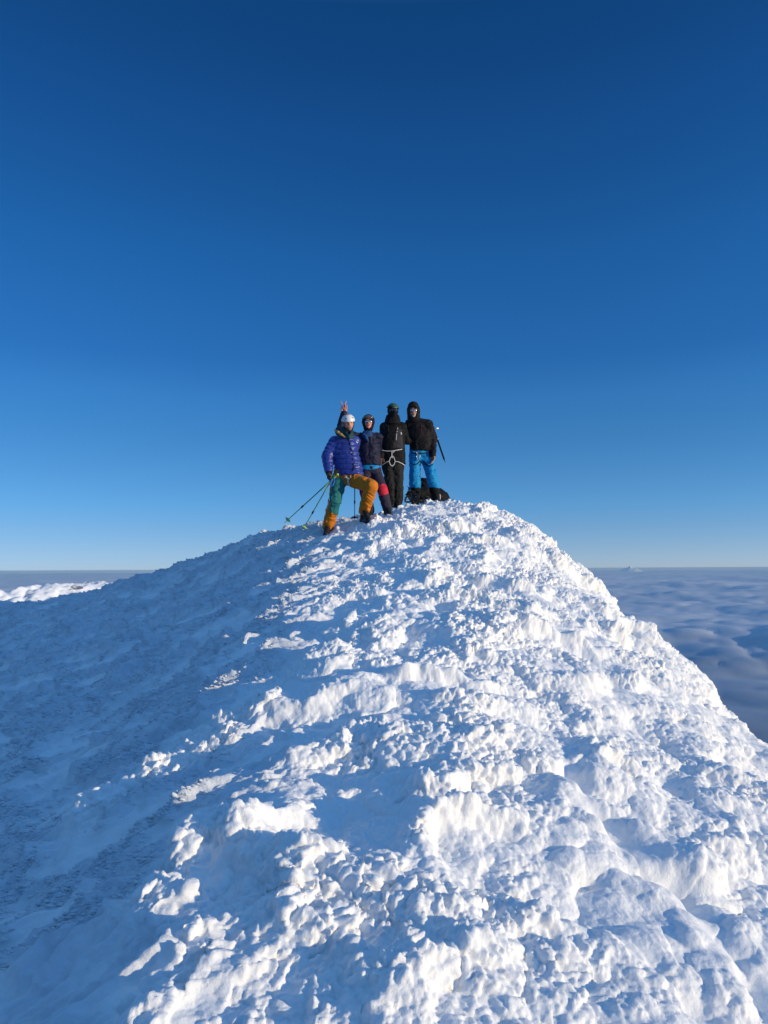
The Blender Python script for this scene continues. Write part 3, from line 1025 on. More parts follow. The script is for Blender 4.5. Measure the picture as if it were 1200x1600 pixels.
def build_body(parent, J, skin_mats, fwd, up=(0, 0, 1), hands=(), scale=1.0, paint_face='plain', h=0.006):
    """one continuous figure: head with a face, neck, trunk, arms, hands, legs"""
    b = Blob()
    s = scale
    r, f, u = face_frame(fwd, np.array(up, float))
    rot = np.stack([r, f, u])
    H = J['head']

    def hp(x, y, z): return H + s * (r * x + f * y + u * z)
    # skull, jaw, cheeks, chin, brow, nose, lips, ears
    b.ell(hp(0, -0.012, 0.028), np.array([.074, .094, .092]) * s, 0.001, rot)
    b.ell(hp(0, 0.022, -0.045), np.array([.056, .064, .070]) * s, 0.03 * s, rot)
    b.ell(hp(0, 0.066, -0.092), np.array([.024, .020, .020]) * s, 0.025 * s, rot)
    for e in (-1, 1):
        b.ell(hp(e * .040, .056, -.022), np.array([.024, .022, .022]) * s, 0.02 * s, rot)
        b.ell(hp(e * .030, .079, .024), np.array([.026, .013, .010]) * s, 0.012 * s, rot)
        b.ell(hp(e * .078, -.010, -.006), np.array([.011, .022, .032]) * s, 0.006 * s, rot)
    b.cap(hp(0, .083, .010), .009 * s, hp(0, .104, -.028), .014 * s, 0.010 * s)
    for e in (-1, 1):
        b.ell(hp(e * .013, .092, -.032), np.array([.010, .011, .009]) * s, 0.006 * s, rot)
    b.cap(hp(-.020, .076, -.056), .0075 * s, hp(.020, .076, -.056), .0075 * s, 0.005 * s)
    b.cap(hp(-.016, .074, -.068), .008 * s, hp(.016, .074, -.068), .008 * s, 0.004 * s)
    # neck and trunk
    b.cap(hp(0, -0.015, -0.05), .052 * s, J['neck'], .06 * s, 0.03)
    b.cap(J['neck'], .055, J['chest'], .085, 0.03)
    for sd in 'RL':
        b.cap(J['neck'] - np.array([0, 0, .03]), .04, J['sh' + sd] - np.array([0, 0, .02]), .046, 0.03)
        b.cap(J['chest'] * .5 + J['sh' + sd] * .5, .065, J['chest'], .085, 0.03)
    b.cap(J['chest'], .09, J['waist'], .085, 0.03)
    b.cap(J['waist'], .085, J['pelvis'], .09, 0.03)
    for sd in 'RL':
        b.cap(J['sh' + sd] - np.array([0, 0, .015]), .046, J['el' + sd], .040, 0.03)
        b.cap(J['el' + sd], .040, J['wr' + sd], .029, 0.015)
        b.cap(J['pelvis'], .085, J['hip' + sd], .075, 0.03)
        b.cap(J['hip' + sd], .085, J['kn' + sd], .056, 0.03)
        b.cap(J['kn' + sd], .056, J['kn' + sd] * .45 + J['an' + sd] * .55, .052, 0.02)
        b.cap(J['kn' + sd] * .55 + J['an' + sd] * .45, .053, J['an' + sd], .040, 0.02)
        toe = J['toe' + sd]
        b.cap(J['an' + sd] - np.array([0, 0, .03]), .038, toe, .030, 0.02)
    for hd in hands:
        add_hand(b, *hd)

    def paint(c):
        q = (c - H) / s
        x, y, z = q @ r, q @ f, q @ u
        out = np.zeros(len(c), int)
        near = (np.linalg.norm(q, axis=1) < .16)
        lips = near & (np.abs(x) < .024) & (y > .068) & (z < -.049) & (z > -.075)
        if paint_face == 'beard':
            out[near & (z < -.045) & (y > -.01) & (y > -.6 * (z + .07))] = 2
            out[near & (z < -.036) & (z > -.052) & (np.abs(x) < .032) & (y > .06)] = 2
        elif paint_face == 'stubble':
            out[near & (z < -.06) & (y > .0)] = 2
        out[lips] = 1
        return out
    return shape('body', b, skin_mats, parent, h, paint=paint)


def add_hand(b, wrist, d, palm_n, thumb_side, pose='curl', s=1.0, glove=0.0):
    """palm, four fingers of different lengths and a thumb from the palm's side; d: from wrist to fingers"""
    d = nrm(d); n = nrm(np.array(palm_n) - d * (np.array(palm_n) @ d)); t = nrm(np.cross(d, n)) * thumb_side
    W = np.array(wrist)

    def hp(x, y, z): return W + s * (t * x + d * y + n * z)     # x to the thumb, y along, z out of the palm
    g = glove
    b.cap(hp(0, 0, 0), .026 * s + g, hp(0, .03, 0), .026 * s + g, 0.015)
    b.box(hp(0, .055, 0), np.array([.041 + g, .044 + g, .014 + g]) * s, 0.012 * s, 0.015, np.stack([t, d, n]))
    spec = [(.030, .078, .0085, 1), (.010, .086, .009, 1), (-.011, .080, .0085, 0), (-.030, .065, .0075, 0)]
    for i, (x, L, r, straight) in enumerate(spec):
        base = hp(x, .095, 0)
        if pose == 'vee' and straight:
            tip_x = x + (.030 if i == 0 else -.026)
            b.chain([(base, (r + g) * s), (hp((x + tip_x) / 2, .095 + L * .5, .002), (r * .95 + g) * s), (hp(tip_x, .095 + L, .0), (r * .8 + g) * s)], 0.004)
        elif pose == 'vee' or pose == 'grip':
            b.chain([(base, (r + g) * s), (hp(x, .095 + L * .35, .026), (r + g) * s), (hp(x, .085, .046), (r * .95 + g) * s), (hp(x, .055, .036), (r * .85 + g) * s)], 0.004)
        else:
            c1 = .012 + .004 * i; c2 = .036 + .006 * i
            b.chain([(base, (r + g) * s), (hp(x * 1.02, .095 + L * .45, c1), (r * .95 + g) * s), (hp(x, .095 + L * .78, c2 * .8), (r * .9 + g) * s), (hp(x * .95, .095 + L * .92, c2 * 1.3), (r * .8 + g) * s)], 0.004)
    if pose in ('vee', 'grip'):
        b.chain([(hp(.030, .03, .010), (.013 + g) * s), (hp(.045, .060, .028), (.011 + g) * s), (hp(.020, .082, .052), (.0095 + g) * s)], 0.006)
    else:
        b.chain([(hp(.030, .025, .006), (.013 + g) * s), (hp(.055, .058, .016), (.011 + g) * s), (hp(.058, .092, .026), (.0095 + g) * s)], 0.006)


def helmet(parent, H, fwd, up, mats, s=1.0, paint=None, name='helmet', brim=0.0, low=.036):
    r, f, u = face_frame(fwd, np.array(up, float))
    rot = np.stack([r, f, u])

    def hp(x, y, z): return H + s * (r * x + f * y + u * z)
    b = Blob()
    b.ell(hp(0, -.012, .040), np.array([.104, .128, .108]) * s, .001, rot)
    if brim:
        b.ell(hp(0, .085, .045), np.array([.075, .05, .012]) * s, .02, rot)
    b.hollow(hp(0, -.012, .020), np.array([.088, .110, .100]) * s, rot)
    b.cut(hp(0, .06, low), -u - f * .25)
    return shape(name, b, mats, parent, .006, paint=(lambda c: paint((c - H) / s @ rot.T)) if paint else None), hp


def boot(parent, ankle, toe, top_r=.068, name='boot', m=None, h=0.008):
    a = np.array(ankle, float); t = np.array(toe, float)
    dr = t - a; dr[2] = 0; dr = nrm(dr)
    heel = np.array([a[0], a[1], t[2]]) - dr * .06
    b = Blob()
    b.cap(a + np.array([0, 0, .10]), top_r, a, top_r * .92, .02)
    b.cap(a, .055, heel + np.array([0, 0, .012]), .045, .03)
    b.cap(a + dr * .05 - np.array([0, 0, .03]), .048, t - dr * .03, .044, .03)
    b.cap(heel, .042, t, .044, .02)
    b.cut(np.array([0, 0, t[2] - .040]), (0, 0, -1))
    o = shape(name, b, m or M_BOOT, parent, h, .003, 20)
    sb = Blob()
    side = np.array([-dr[1], dr[0], 0])
    sb.cap(heel - np.array([0, 0, .038]), .046, t - np.array([0, 0, .038]) - dr * .01, .049, .01)
    sb.cut(np.array([0, 0, t[2] - .030]), (0, 0, 1))
    sb.cut(np.array([0, 0, t[2] - .056]), (0, 0, -1))
    shape('sole', sb, M_SOLE, o, h)
    return o


def leg_prims(b, J, sd, r=(.105, .082, .085, .07), k=.035):
    hip, kn, an = J['hip' + sd], J['kn' + sd], J['an' + sd]
    b.cap(hip, r[0], kn, r[1], k)
    mid = kn * .6 + an * .4
    b.cap(kn, r[1], mid, r[2], .02)
    b.cap(mid, r[2], an, r[3], .02)


def eyes(parent, H, fwd, up, s=1.0):
    r, f, u = face_frame(fwd, np.array(up, float))
    rot = np.stack([r, f, u])
    for e in (-1, 1):
        b = Blob().ell(H + s * (r * e * .030 + f * .074 + u * .006), np.array([.013, .009, .007]) * s, .001, rot)
        shape('eye', b, M_EYE, parent, .003)


def sunglasses(parent, H, fwd, up, lens, frame, s=1.0, wrap=False):
    r, f, u = face_frame(fwd, np.array(up, float))
    rot = np.stack([r, f, u])

    def hp(x, y, z): return H + s * (r * x + f * y + u * z)
    g = geo_obj('sunglasses', [tube_geo([hp(-.080, -.005, .012), hp(-.074, .055, .014), hp(-.060, .084, .020), hp(-.03, .100, .022), hp(0, .104, .014), hp(.03, .100, .022), hp(.060, .084, .020), hp(.074, .055, .014), hp(.080, -.005, .012)], .0045, 6)], frame, parent)
    for e in (-1, 1):
        q = np.stack([nrm(r + f * (-.35 * e)), nrm(f + r * (.35 * e)), u])
        b = Blob().ell(hp(e * .033, .093, .004), np.array([.030, .007, .020]) * s, .001, q)
        shape('lens', b, lens, g, .003)
    return g


def slope(b, J, r, up=0.0):
    for sd in 'RL':
        b.cap(J['neck'] - np.array([0, 0, .02 - up]), .07, J['sh' + sd] - np.array([0, 0, .01]), r, .04)


def J_of(d):
    return {k: at(*v) for k, v in d.items()}


PF = np.array([0.0, -1.0, 0.0])

# ================================================================== person in the blue down jacket
J1 = J_of(dict(head=(544.5, 662, 10.85), neck=(541, 683, 10.93), chest=(539, 701, 10.95), waist=(541, 727, 10.92), pelvis=(538, 744, 10.9),
               shR=(520, 687, 10.95), elR=(511.5, 713, 10.88), wrR=(514, 739, 10.74), shL=(556, 687, 11.02), elL=(553, 698, 11.42), wrL=(566, 689, 11.80),
               hipR=(530, 749, 10.93), knR=(523, 783, 10.72), anR=(513, 822, 10.9), hipL=(546, 748, 10.88), knL=(580, 760, 10.60), anL=(569, 797, 10.84),
               toeR=(509, 835, 10.72), toeL=(576, 813, 10.68)))
root = empty('person', at(536, 835, 10.88))
tag(root, 'person in shiny blue down jacket, white helmet and orange and teal trousers', 'person')
f1 = nrm((.22, -.96, -.10)); u1 = np.array([-.10, 0, 1.0])
hd1 = J1['wrR']; hdir = nrm(at(514.5, 752, 10.68) - hd1)
body1 = build_body(root, J1, [M_SKIN_TAN, M_LIP, M_STUB], f1, u1, [(J1['wrR'], hdir, (.6, -.3, -.1), 1, 'grip', 1.0)], 1.0, 'stubble')
eyes(root, J1['head'], f1, u1)
b = Blob()
J = J1
b.loft([(at(546, 744, 10.9), .215, .165), (at(544, 730, 10.9), .215, .17), (at(540, 710, 10.93), .205, .165), (at(538.5, 693, 10.96), .185, .145), (at(539, 683, 10.96), .13, .10)], -.22, .001, .080, .020)
b.cap(J['shR'] + np.array([.03, 0, -.02]), .088, J['elR'], .090, .05, .070, .014)
b.cap(J['elR'], .090, J['wrR'] * .85 + J['elR'] * .15, .066, .02, .070, .013)
b.cap(J['shL'] + np.array([-.015, 0, -.02]), .086, J['elL'], .080, .05, .070, .013)
b.cap(J['elL'], .080, J['wrL'], .060, .02, .07, .012)
jk = shape('jacket', b, [M_BLUE], root, .008, .008, 17, 3)
T = tree_of([jk])
band('zip', on_surface(T, [(543, 683), (546, 692), (549, 704), (551, 718), (552, 730), (551, 741)], .003), .011, M_BLACK, jk)
band('logo_patch', on_surface(T, [(556.2, 689.5), (557.2, 691), (558.3, 692.6)], .002), .011, M_LOGO, jk, .002)
b = Blob().cap(J['wrR'] * .80 + J['elR'] * .20, .062, J['wrR'] + hdir * .005, .050, .01)
shape('cuff', b, M_BLACK, jk, .007, .003, 25)
b = Blob()
b.loft([(at(541, 687, 10.93), .125, .115), (at(541.5, 680, 10.92), .105, .108), (at(540.5, 672, 10.94), .088, .10), (at(540, 668, 10.96), .070, .085)], -.2, .001)
b.ell(at(531, 674, 11.0), (.075, .075, .085), .03)
b.hollow(J['head'] + f1 * .055 - np.array([0, 0, .05]), (.066, .105, .10))
cl = shape('collar', b, M_TEAL_D, jk, .007, .007, 22, 5)
b = Blob().chain([(at(523.5, 672.5, 10.87), .014), (at(528, 675.5, 10.80), .019), (at(533, 679, 10.77), .017), (at(538.5, 682.5, 10.76), .011)], .02)
shape('lining', b, M_TANLIN, jk, .006, .006, 40, 6)
b = Blob().chain([(at(540.5, 676, 10.81), .014), (at(545, 683, 10.75), .018), (at(548.5, 677.5, 10.78), .014), (at(551, 672, 10.84), .012)], .02)
shape('scarf', b, M_TEAL_D, root, .006, .005, 30, 7)
glv = Blob()
add_hand(glv, J['wrR'] + hdir * .01, hdir, (.6, -.3, -.1), 1, 'grip', 1.06, .0045)
shape('glove', glv, M_GLOVE, root, .005, .0015, 60, 4)
# helmet
def ph(q):
    return np.where((q[:, 2] > .128) & (q[:, 0] > -.03) & (q[:, 0] < .09), 1, 0)
hm, hp = helmet(root, J['head'], f1, u1, [M_WHITE, M_REDORANGE], 1.02, ph, low=.026)
for x, z, an in ((-.050, .078, .25), (.045, .068, -.25), (-.015, .1, 0)):
    rr_, ff_, uu_ = face_frame(f1, u1)
    dirv = np.array([x, 0, z - .03]); yy = math.sqrt(max(0, 1 - (x / .103) ** 2 - ((z - .04) / .107) ** 2)) * .127 - .012
    bb = Blob().ell(hp(x, yy, z), (.020, .006, .0075), .001, np.stack([nrm(rr_ + uu_ * an), ff_, nrm(uu_ - rr_ * an)]))
    if z < .09: shape('vent', bb, M_BLACK, hm, .004)
rr_, ff_, uu_ = face_frame(f1, u1)
geo_obj('chin_strap', [tube_geo(resample([hp(e * .080, .02, .02), hp(e * .072, .035, -.05), hp(e * .035, .055, -.10), hp(0, .062, -.112)]), .006, 6) for e in (-1, 1)], M_BLACK, hm)
# trousers
b = Blob()
b.loft([(at(538, 751, 10.9), .165, .125), (at(539, 735, 10.9), .17, .13)], -.2, .001)
leg_prims(b, J, 'R', (.112, .094, .092, .083))
leg_prims(b, J, 'L', (.115, .098, .092, .082))


def paint1(c):
    hip, kn, an = J1['hipR'], J1['knR'], J1['anR']
    out = np.zeros(len(c), int)
    ab = kn - hip; t1 = (c - hip) @ ab / (ab @ ab)
    d1 = np.linalg.norm(c - hip - np.clip(t1, 0, 1)[:, None] * ab, axis=1)
    ac = an - kn; t2 = (c - kn) @ ac / (ac @ ac)
    d2 = np.linalg.norm(c - kn - np.clip(t2, 0, 1)[:, None] * ac, axis=1)
    ax = hip + np.clip(t1, 0, 1)[:, None] * ab
    side = c[:, 0] - np.where(t1 < 1, ax[:, 0], (kn + np.clip(t2, 0, 1)[:, None] * ac)[:, 0])
    th = (t1 > .12) & (t1 < 1.15) & (d1 < .14) & (side > -.075)
    sh = (t2 > -.4) & (t2 < .36 + side * 1.2) & (d2 < .12) & (side > -.052)
    out[th | sh] = 1
    # left leg does not count
    hl, kl = J1['hipL'], J1['knL']; bl = kl - hl
    tl = np.clip((c - hl) @ bl / (bl @ bl), 0, 1)
    dl = np.linalg.norm(c - hl - tl[:, None] * bl, axis=1)
    out[(dl < d1) & (dl < d2)] = 0
    return out


tr = shape('trousers', b, [M_ORANGE, M_TEAL], root, .008, .014, 12, 11, paint1)
T = tree_of([tr])
band('piping', on_surface(T, [(514.5, 771), (515, 780), (512.5, 790), (508, 800), (505.5, 815)], .002), .004, M_LOGO, tr, .003)
hs_ = [[(541, 744), (543, 749), (544.5, 757)], [(548, 745), (544, 750), (546, 757)], [(538.5, 745), (546, 748.5)]]
geo_obj('harness', [tube_geo(resample(on_surface(T, p, .006)), .008, 8, False, ((0, -1, 0), .004)) for p in hs_ if len(on_surface(T, p)) > 1], M_TAPE, root)
boot(root, J['anR'], J['toeR']); boot(root, J['anL'], J['toeL'])

# ================================================================== person in the navy jacket, hand raised
J2 = J_of(dict(head=(575.5, 660, 11.5), neck=(576, 679, 11.56), chest=(576, 697, 11.56), waist=(577, 718, 11.56), pelvis=(578, 733, 11.58),
               shR=(562, 683, 11.58), elR=(530, 674, 11.42), wrR=(537.6, 646, 11.36), shL=(591, 683, 11.6), elL=(590, 701, 11.92), wrL=(596, 698, 12.25),
               hipR=(572, 736, 11.58), knR=(570, 769, 11.45), anR=(578, 798, 11.58), hipL=(586, 736, 11.58), knL=(598, 767, 11.45), anL=(605, 794, 11.52),
               toeR=(576, 808, 11.38), toeL=(609, 804, 11.36)))
J = J2
root = empty('person', at(592, 806, 11.55))
tag(root, 'person in navy jacket and red kneed trousers with one bare hand raised', 'person')
f2 = nrm((.05, -1, -.03)); u2 = np.array([.0, 0, 1.0])
hdir2 = nrm(at(539.2, 627, 11.36) - J['wrR'])
body2 = build_body(root, J, [M_SKIN_RED, M_LIP], f2, u2, [(J['wrR'], hdir2, (0.05, -1, 0), -1, 'vee', 1.12)], .95, h=.005)
b = Blob()
b.loft([(at(578, 727.5, 11.58), .175, .135), (at(577.5, 716, 11.57), .172, .135), (at(576.5, 697, 11.58), .178, .132), (at(576, 688, 11.58), .145, .115), (at(576, 680, 11.58), .09, .085)], 0, .001)
slope(b, J, .066)
b.cap(J['shR'], .066, J['elR'], .056, .04)
b.cap(J['elR'], .057, J['wrR'] * .97 + J['elR'] * .03, .054, .02)
b.cap(J['shL'], .070, J['elL'], .060, .04)
b.cap(J['elL'], .060, J['wrL'], .048, .02)
jk = shape('jacket', b, M_NAVY, root, .008, .014, 12, 21)
T = tree_of([jk])
band('zip', on_surface(T, [(577.5, 683), (578, 695), (578.5, 712), (578.5, 726)], .002), .005, M_BLACK, jk)
band('pocket_zip', on_surface(T, [(588.5, 683.5), (591, 688), (591.8, 694)], .002), .0045, M_CHAR, jk)
b = Blob()
b.loft([(at(574.5, 684, 11.55), .10, .095), (at(574, 679, 11.55), .092, .09), (at(574.5, 674, 11.56), .08, .085)], 0, .001)
b.chain([(at(568, 680, 11.45), .026), (at(572, 684, 11.43), .026), (at(575, 689, 11.44), .016)], .03)
b.hollow(J['head'] + f2 * .07 - np.array([0, 0, .055]), (.056, .09, .085))
shape('scarf', b, M_SCARF, root, .007, .007, 22, 5)
# cap hood with goggles on the forehead
r_, f_, u_ = face_frame(f2, u2); rot = np.stack([r_, f_, u_])


def hp2(x, y, z): return J2['head'] + .95 * (r_ * x + f_ * y + u_ * z)


b = Blob()
b.ell(hp2(0, -.018, .020), (.104, .118, .118), .001, rot)
b.cap(hp2(0, -.04, .0), .088, hp2(0, -.03, -.09), .078, .03)
b.hollow(hp2(0, .095, -.035), (.070, .100, .078), rot)
shape('cap', b, M_BLACK, root, .006, .004, 20, 3)
b = Blob()
b.ell(hp2(0, .062, .072), (.084, .050, .040), .001, rot)
gg = shape('goggles', b, M_GOGG, root, .006)
geo_obj('goggle_strap', [tube_geo(resample([hp2(-.078, .06, .066), hp2(-.106, .0, .062), hp2(-.085, -.09, .055), hp2(0, -.135, .05), hp2(.085, -.09, .055), hp2(.106, .0, .062), hp2(.078, .06, .066)]), .004, 8)], M_BLACK, gg)
sunglasses(root, J['head'], f2, u2, M_MIRROR, M_BLACK, .95)
b = Blob()
b.loft([(at(578, 741, 11.58), .150, .115), (at(578, 726, 11.58), .158, .12)], 0, .001)
leg_prims(b, J, 'R', (.098, .080, .082, .074))
leg_prims(b, J, 'L', (.100, .082, .084, .076))


def paint2(c):
    out = np.zeros(len(c), int)
    for sd in 'RL':
        hip, kn, an = J2['hip' + sd], J2['kn' + sd], J2['an' + sd]
        a1 = kn - hip; t1 = (c - hip) @ a1 / (a1 @ a1)
        a2 = an - kn; t2 = (c - kn) @ a2 / (a2 @ a2)
        near = np.linalg.norm(c - kn, axis=1) < .21
        out[near & (t1 > .80) & (t2 < .20) & (c[:, 1] < kn[1] + .03) & (c[:, 0] > kn[0] - .055)] = 1
    return out


tr = shape('trousers', b, [M_NAVYT, M_RED], root, .008, .008, 14, 31, paint2)
T = tree_of([tr])
b = Blob().loft([(at(578, 735.5, 11.58), .165, .128), (at(578, 728, 11.58), .168, .130)], 0, .001)
bl = shape('waistband', b, M_SKY, root, .007, .004, 30)
T2 = tree_of([bl])
band('belt_strap', on_surface(T2, [(580.5, 728.5), (580.8, 732), (581, 735)], .006), .022, M_NAVYT, bl, .004)
boot(root, J['anR'], J['toeR'], .060); boot(root, J['anL'], J['toeL'], .060)

# ================================================================== person in black with the green helmet
J3 = J_of(dict(head=(614, 643, 12.0), neck=(613.5, 659, 12.06), chest=(614, 677, 12.06), waist=(614, 703, 12.06), pelvis=(614, 721, 12.06),
               shR=(600.8, 667, 12.06), elR=(597, 691, 12.08), wrR=(595.5, 713, 11.97), shL=(628.2, 667, 12.08), elL=(635, 689, 12.25), wrL=(647, 690, 12.52),
               hipR=(607, 727, 12.05), hipL=(621, 727, 12.05), knR=(610, 761, 11.96), knL=(622, 760, 11.98), anR=(612, 790, 12.05), anL=(621.5, 790, 12.05),
               toeR=(608, 800.5, 11.86), toeL=(624, 800, 11.86)))
J = J3
root = empty('person', at(616, 801, 12.02))
tag(root, 'person dressed all in black with a green helmet, covered face and white climbing harness', 'person')
f3 = nrm((.20, -1, -.02)); u3 = np.array([0.02, 0, 1.0])
hdir3 = nrm(at(593, 722, 11.93) - J['wrR'])
body3 = build_body(root, J, [M_SKIN, M_LIP], f3, u3, [(J['wrR'], hdir3, (.3, -.9, 0), -1, 'curl', 1.0)], 1.0, h=.007)
b = Blob()
b.loft([(at(614.5, 726, 12.06), .205, .140), (at(614.5, 714, 12.06), .205, .142), (at(614.5, 702, 12.06), .198, .140), (at(614, 678, 12.07), .205, .145), (at(614, 672, 12.07), .165, .125), (at(613.5, 660, 12.07), .09, .095)], 0, .001)
slope(b, J, .072, .015)
b.cap(J['shR'], .072, J['elR'], .064, .04)
b.cap(J['elR'], .064, J['wrR'], .050, .02)
b.cap(J['shL'], .072, J['elL'], .064, .04)
b.cap(J['elL'], .064, J['wrL'], .050, .02)


def paint3(c):
    px = 600 + F * (c[:, 0]) / (c[:, 1])
    z = c[:, 2]
    zt = at(625, 670, 11.9)[2]; zb = at(616, 699, 11.9)[2]
    t = (zt - z) / (zt - zb)
    return np.where((c[:, 1] < 12.0) & (t > 0) & (t < 1) & (px > 621 - 6.5 * t) & (px < 629 + 2 * t), 1, 0)


jk = shape('jacket', b, [M_BLACK, M_CHAR], root, .008, .009, 13, 41, paint3)
T = tree_of([jk])
band('chest_zip', on_surface(T, [(621.5, 668), (619.8, 678), (619, 688)], .002), .004, M_LOGO, jk, .002)
band('shoulder_piping', on_surface(T, [(598.5, 664), (602, 662), (606, 664), (607, 672), (606.5, 683)], .002), .0045, M_CHAR, jk, .002)
band('logo_patch', on_surface(T, [(626.3, 675.5), (626.6, 679)], .002), .013, M_LOGO, jk, .002)
b = Blob().loft([(at(613.5, 664, 12.05), .14, .125), (at(613.5, 656, 12.05), .13, .12), (at(613.5, 648.5, 12.06), .105, .105)], 0, .001)
shape('collar', b, M_BLACK, jk, .007, .006, 20)
b = Blob()
r_, f_, u_ = face_frame(f3, u3); rot = np.stack([r_, f_, u_])


def hp3(x, y, z): return J3['head'] + (r_ * x + f_ * y + u_ * z)


b.ell(hp3(0, -.012, .015), (.094, .106, .108), .001, rot)
b.ell(hp3(0, .022, -.045), (.066, .075, .08), .03, rot)
b.cap(hp3(0, .090, .01), .022, hp3(0, .106, -.028), .026, .02)
b.ell(hp3(0, .07, -.05), (.05, .03, .05), .02, rot)
b.cap(hp3(0, -.01, -.06), .066, hp3(0, 0, -.13), .075, .03)
shape('balaclava', b, M_BLACK, root, .006, .003, 30)
b = Blob().ell(hp3(0, .072, .008), (.076, .044, .036), .001, rot)
shape('goggles', b, M_LENS, root, .006)
hm, hp = helmet(root, J['head'], f3, u3, [M_GREEN], 1.0)
geo_obj('rim', [tube_geo(resample([hp(.104 * math.sin(a), .128 * math.cos(a) - .012, .048 - .3 * (.128 * math.cos(a) - .012 - .06)) for a in np.linspace(0, 2 * math.pi, 40)[:-1]], .03), .006, 6, True)], M_BLACK, hm)
b = Blob().ell(hp3(.05, .068, .058), (.055, .055, .026), .001, rot)
shape('goggle_frame', b, M_BLACK, hm, .006)
b = Blob()
b.loft([(at(614, 734, 12.06), .180, .125), (at(614, 720, 12.06), .185, .128)], 0, .001)
leg_prims(b, J, 'R', (.104, .088, .086, .074))
leg_prims(b, J, 'L', (.104, .088, .086, .078))
tr = shape('trousers', b, M_OLIVE, root, .008, .013, 12, 51)
glv = Blob(); add_hand(glv, J['wrR'], hdir3, (.3, -.9, 0), -1, 'curl', 1.05, .005)
shape('glove', glv, M_GLOVE, root, .006, .0015, 60)
T = tree_of([jk, tr])
straps = [[(596, 704), (604, 705), (612, 705), (620, 703.5), (628, 702), (634, 702.5)],
          [(612.2, 705), (612.2, 711), (612.5, 716)], [(617, 704), (613.5, 707.5)],
          [(612.5, 712), (609.5, 716), (608.2, 721), (609.5, 726), (612.5, 728.5), (615.5, 726), (617.2, 721), (616, 716), (613.5, 712.5)],
          [(608.5, 720.5), (604, 722), (599.5, 725.5), (597.5, 727)], [(617, 721), (622, 721.5), (628, 724), (631.5, 727)]]
geo_obj('harness', [tube_geo(resample(on_surface(T, p, .007)), .0072, 8, False, ((0, -1, 0), .005)) for p in straps], M_TAPE, root)
boot(root, J['anR'], J['toeR']); boot(root, J['anL'], J['toeL'])

# ================================================================== person in the black hooded jacket and blue trousers
J4 = J_of(dict(head=(646, 643, 12.32), neck=(649, 660, 12.38), chest=(654, 678, 12.4), waist=(657, 699, 12.4), pelvis=(657, 711, 12.4),
               shR=(640, 662, 12.4), shL=(669.5, 663, 12.4), elR=(632, 688, 12.5), wrR=(618, 690, 12.52), elL=(676.5, 687, 12.42), wrL=(676, 710, 12.28),
               hipR=(649, 714, 12.4), hipL=(666, 714, 12.4), knR=(648, 742, 12.3), knL=(674, 740, 12.3), anR=(649.5, 775, 12.4), anL=(681, 774, 12.4),
               toeR=(646, 788, 12.2), toeL=(686, 786, 12.2)))
J = J4
root = empty('person', at(666, 788, 12.38))
tag(root, 'bearded person in a black hooded jacket and bright blue trousers with one bare hand hanging', 'person')
f4 = nrm((-.05, -1, -.05)); u4 = np.array([-.04, 0, 1.0])
hdir4 = nrm(at(677.5, 724, 12.24) - J['wrL'])
body4 = build_body(root, J, [M_SKIN_DARK, M_LIP, M_BEARD], f4, u4, [(J['wrL'], hdir4, (-.7, -.6, 0), 1, 'curl', 1.05)], 1.0, 'beard', h=.006)
b = Blob()
b.loft([(at(658.5, 705.5, 12.4), .200, .145), (at(658, 694, 12.4), .20, .145), (at(655, 677, 12.42), .205, .145), (at(653, 669, 12.42), .17, .125), (at(649.5, 659, 12.42), .10, .10)], 0, .001)
slope(b, J, .075, .05)
b.cap(J['shR'], .075, J['elR'], .066, .04)
b.cap(J['elR'], .066, J['wrR'], .052, .02)
b.cap(J['shL'], .078, J['elL'], .070, .04)
b.cap(J['elL'], .070, J['wrL'], .056, .02)
jk = shape('jacket', b, M_BLACKW, root, .008, .014, 11, 61)
T = tree_of([jk])
band('zip', on_surface(T, [(649, 659), (651, 675), (653, 690), (654, 704)], .002), .004, M_BLACK, jk, .002)
band('chest_zip', on_surface(T, [(658, 664), (659, 672), (661, 680)], .002), .005, M_DKRED, jk, .002)
band('sleeve_mark', on_surface(T, [(678.2, 672), (679, 674.5)], .002), .010, M_DKRED, jk, .002)
b = Blob()
r_, f_, u_ = face_frame(f4, u4); rot = np.stack([r_, f_, u_])


def hp4(x, y, z): return J4['head'] + (r_ * x + f_ * y + u_ * z)


b.ell(hp4(0, -.012, .040), (.108, .128, .130), .001, rot)
b.cap(hp4(0, -.02, .0), .108, hp4(.0, -.02, -.11), .112, .04)
b.ell(hp4(0, .05, .105), (.075, .065, .06), .04, rot)
b.hollow(hp4(0, .12, -.022), (.074, .13, .108), rot)
shape('hood', b, M_BLACKW, jk, .006, .006, 16, 3)
sunglasses(root, J['head'], f4, u4, M_MIRROR, M_STEEL, 1.0)
b = Blob()
b.loft([(at(657, 721, 12.4), .175, .125), (at(657, 703, 12.4), .182, .13)], 0, .001)
leg_prims(b, J, 'R', (.105, .092, .096, .09))
leg_prims(b, J, 'L', (.108, .092, .098, .09))
b.cut((0, 0, at(650, 763, 12.4)[2]), (0, 0, -1))
tr = shape('trousers', b, M_SKY, root, .008, .015, 11, 71)
for sd, yc in (('R', 760), ('L', 756)):
    g = Blob()
    kn, an = J['kn' + sd], J['an' + sd]
    t = .52
    g.cap(kn * (1 - t) + an * t, .090, kn * .25 + an * .75, .088, .02)
    g.cap(kn * .25 + an * .75, .088, an - np.array([0, 0, .02]), .074, .02)
    shape('gaiter', g, M_BLACK, root, .008, .006, 18, 5)
T = tree_of([tr])
hs4 = [[(642, 724), (647, 726.5), (652, 725), (656, 720)], [(661, 720), (666, 726), (671, 728.5), (676, 726)], [(643, 707.5), (650, 708.5), (656, 708.5), (664, 708), (672, 707)]]
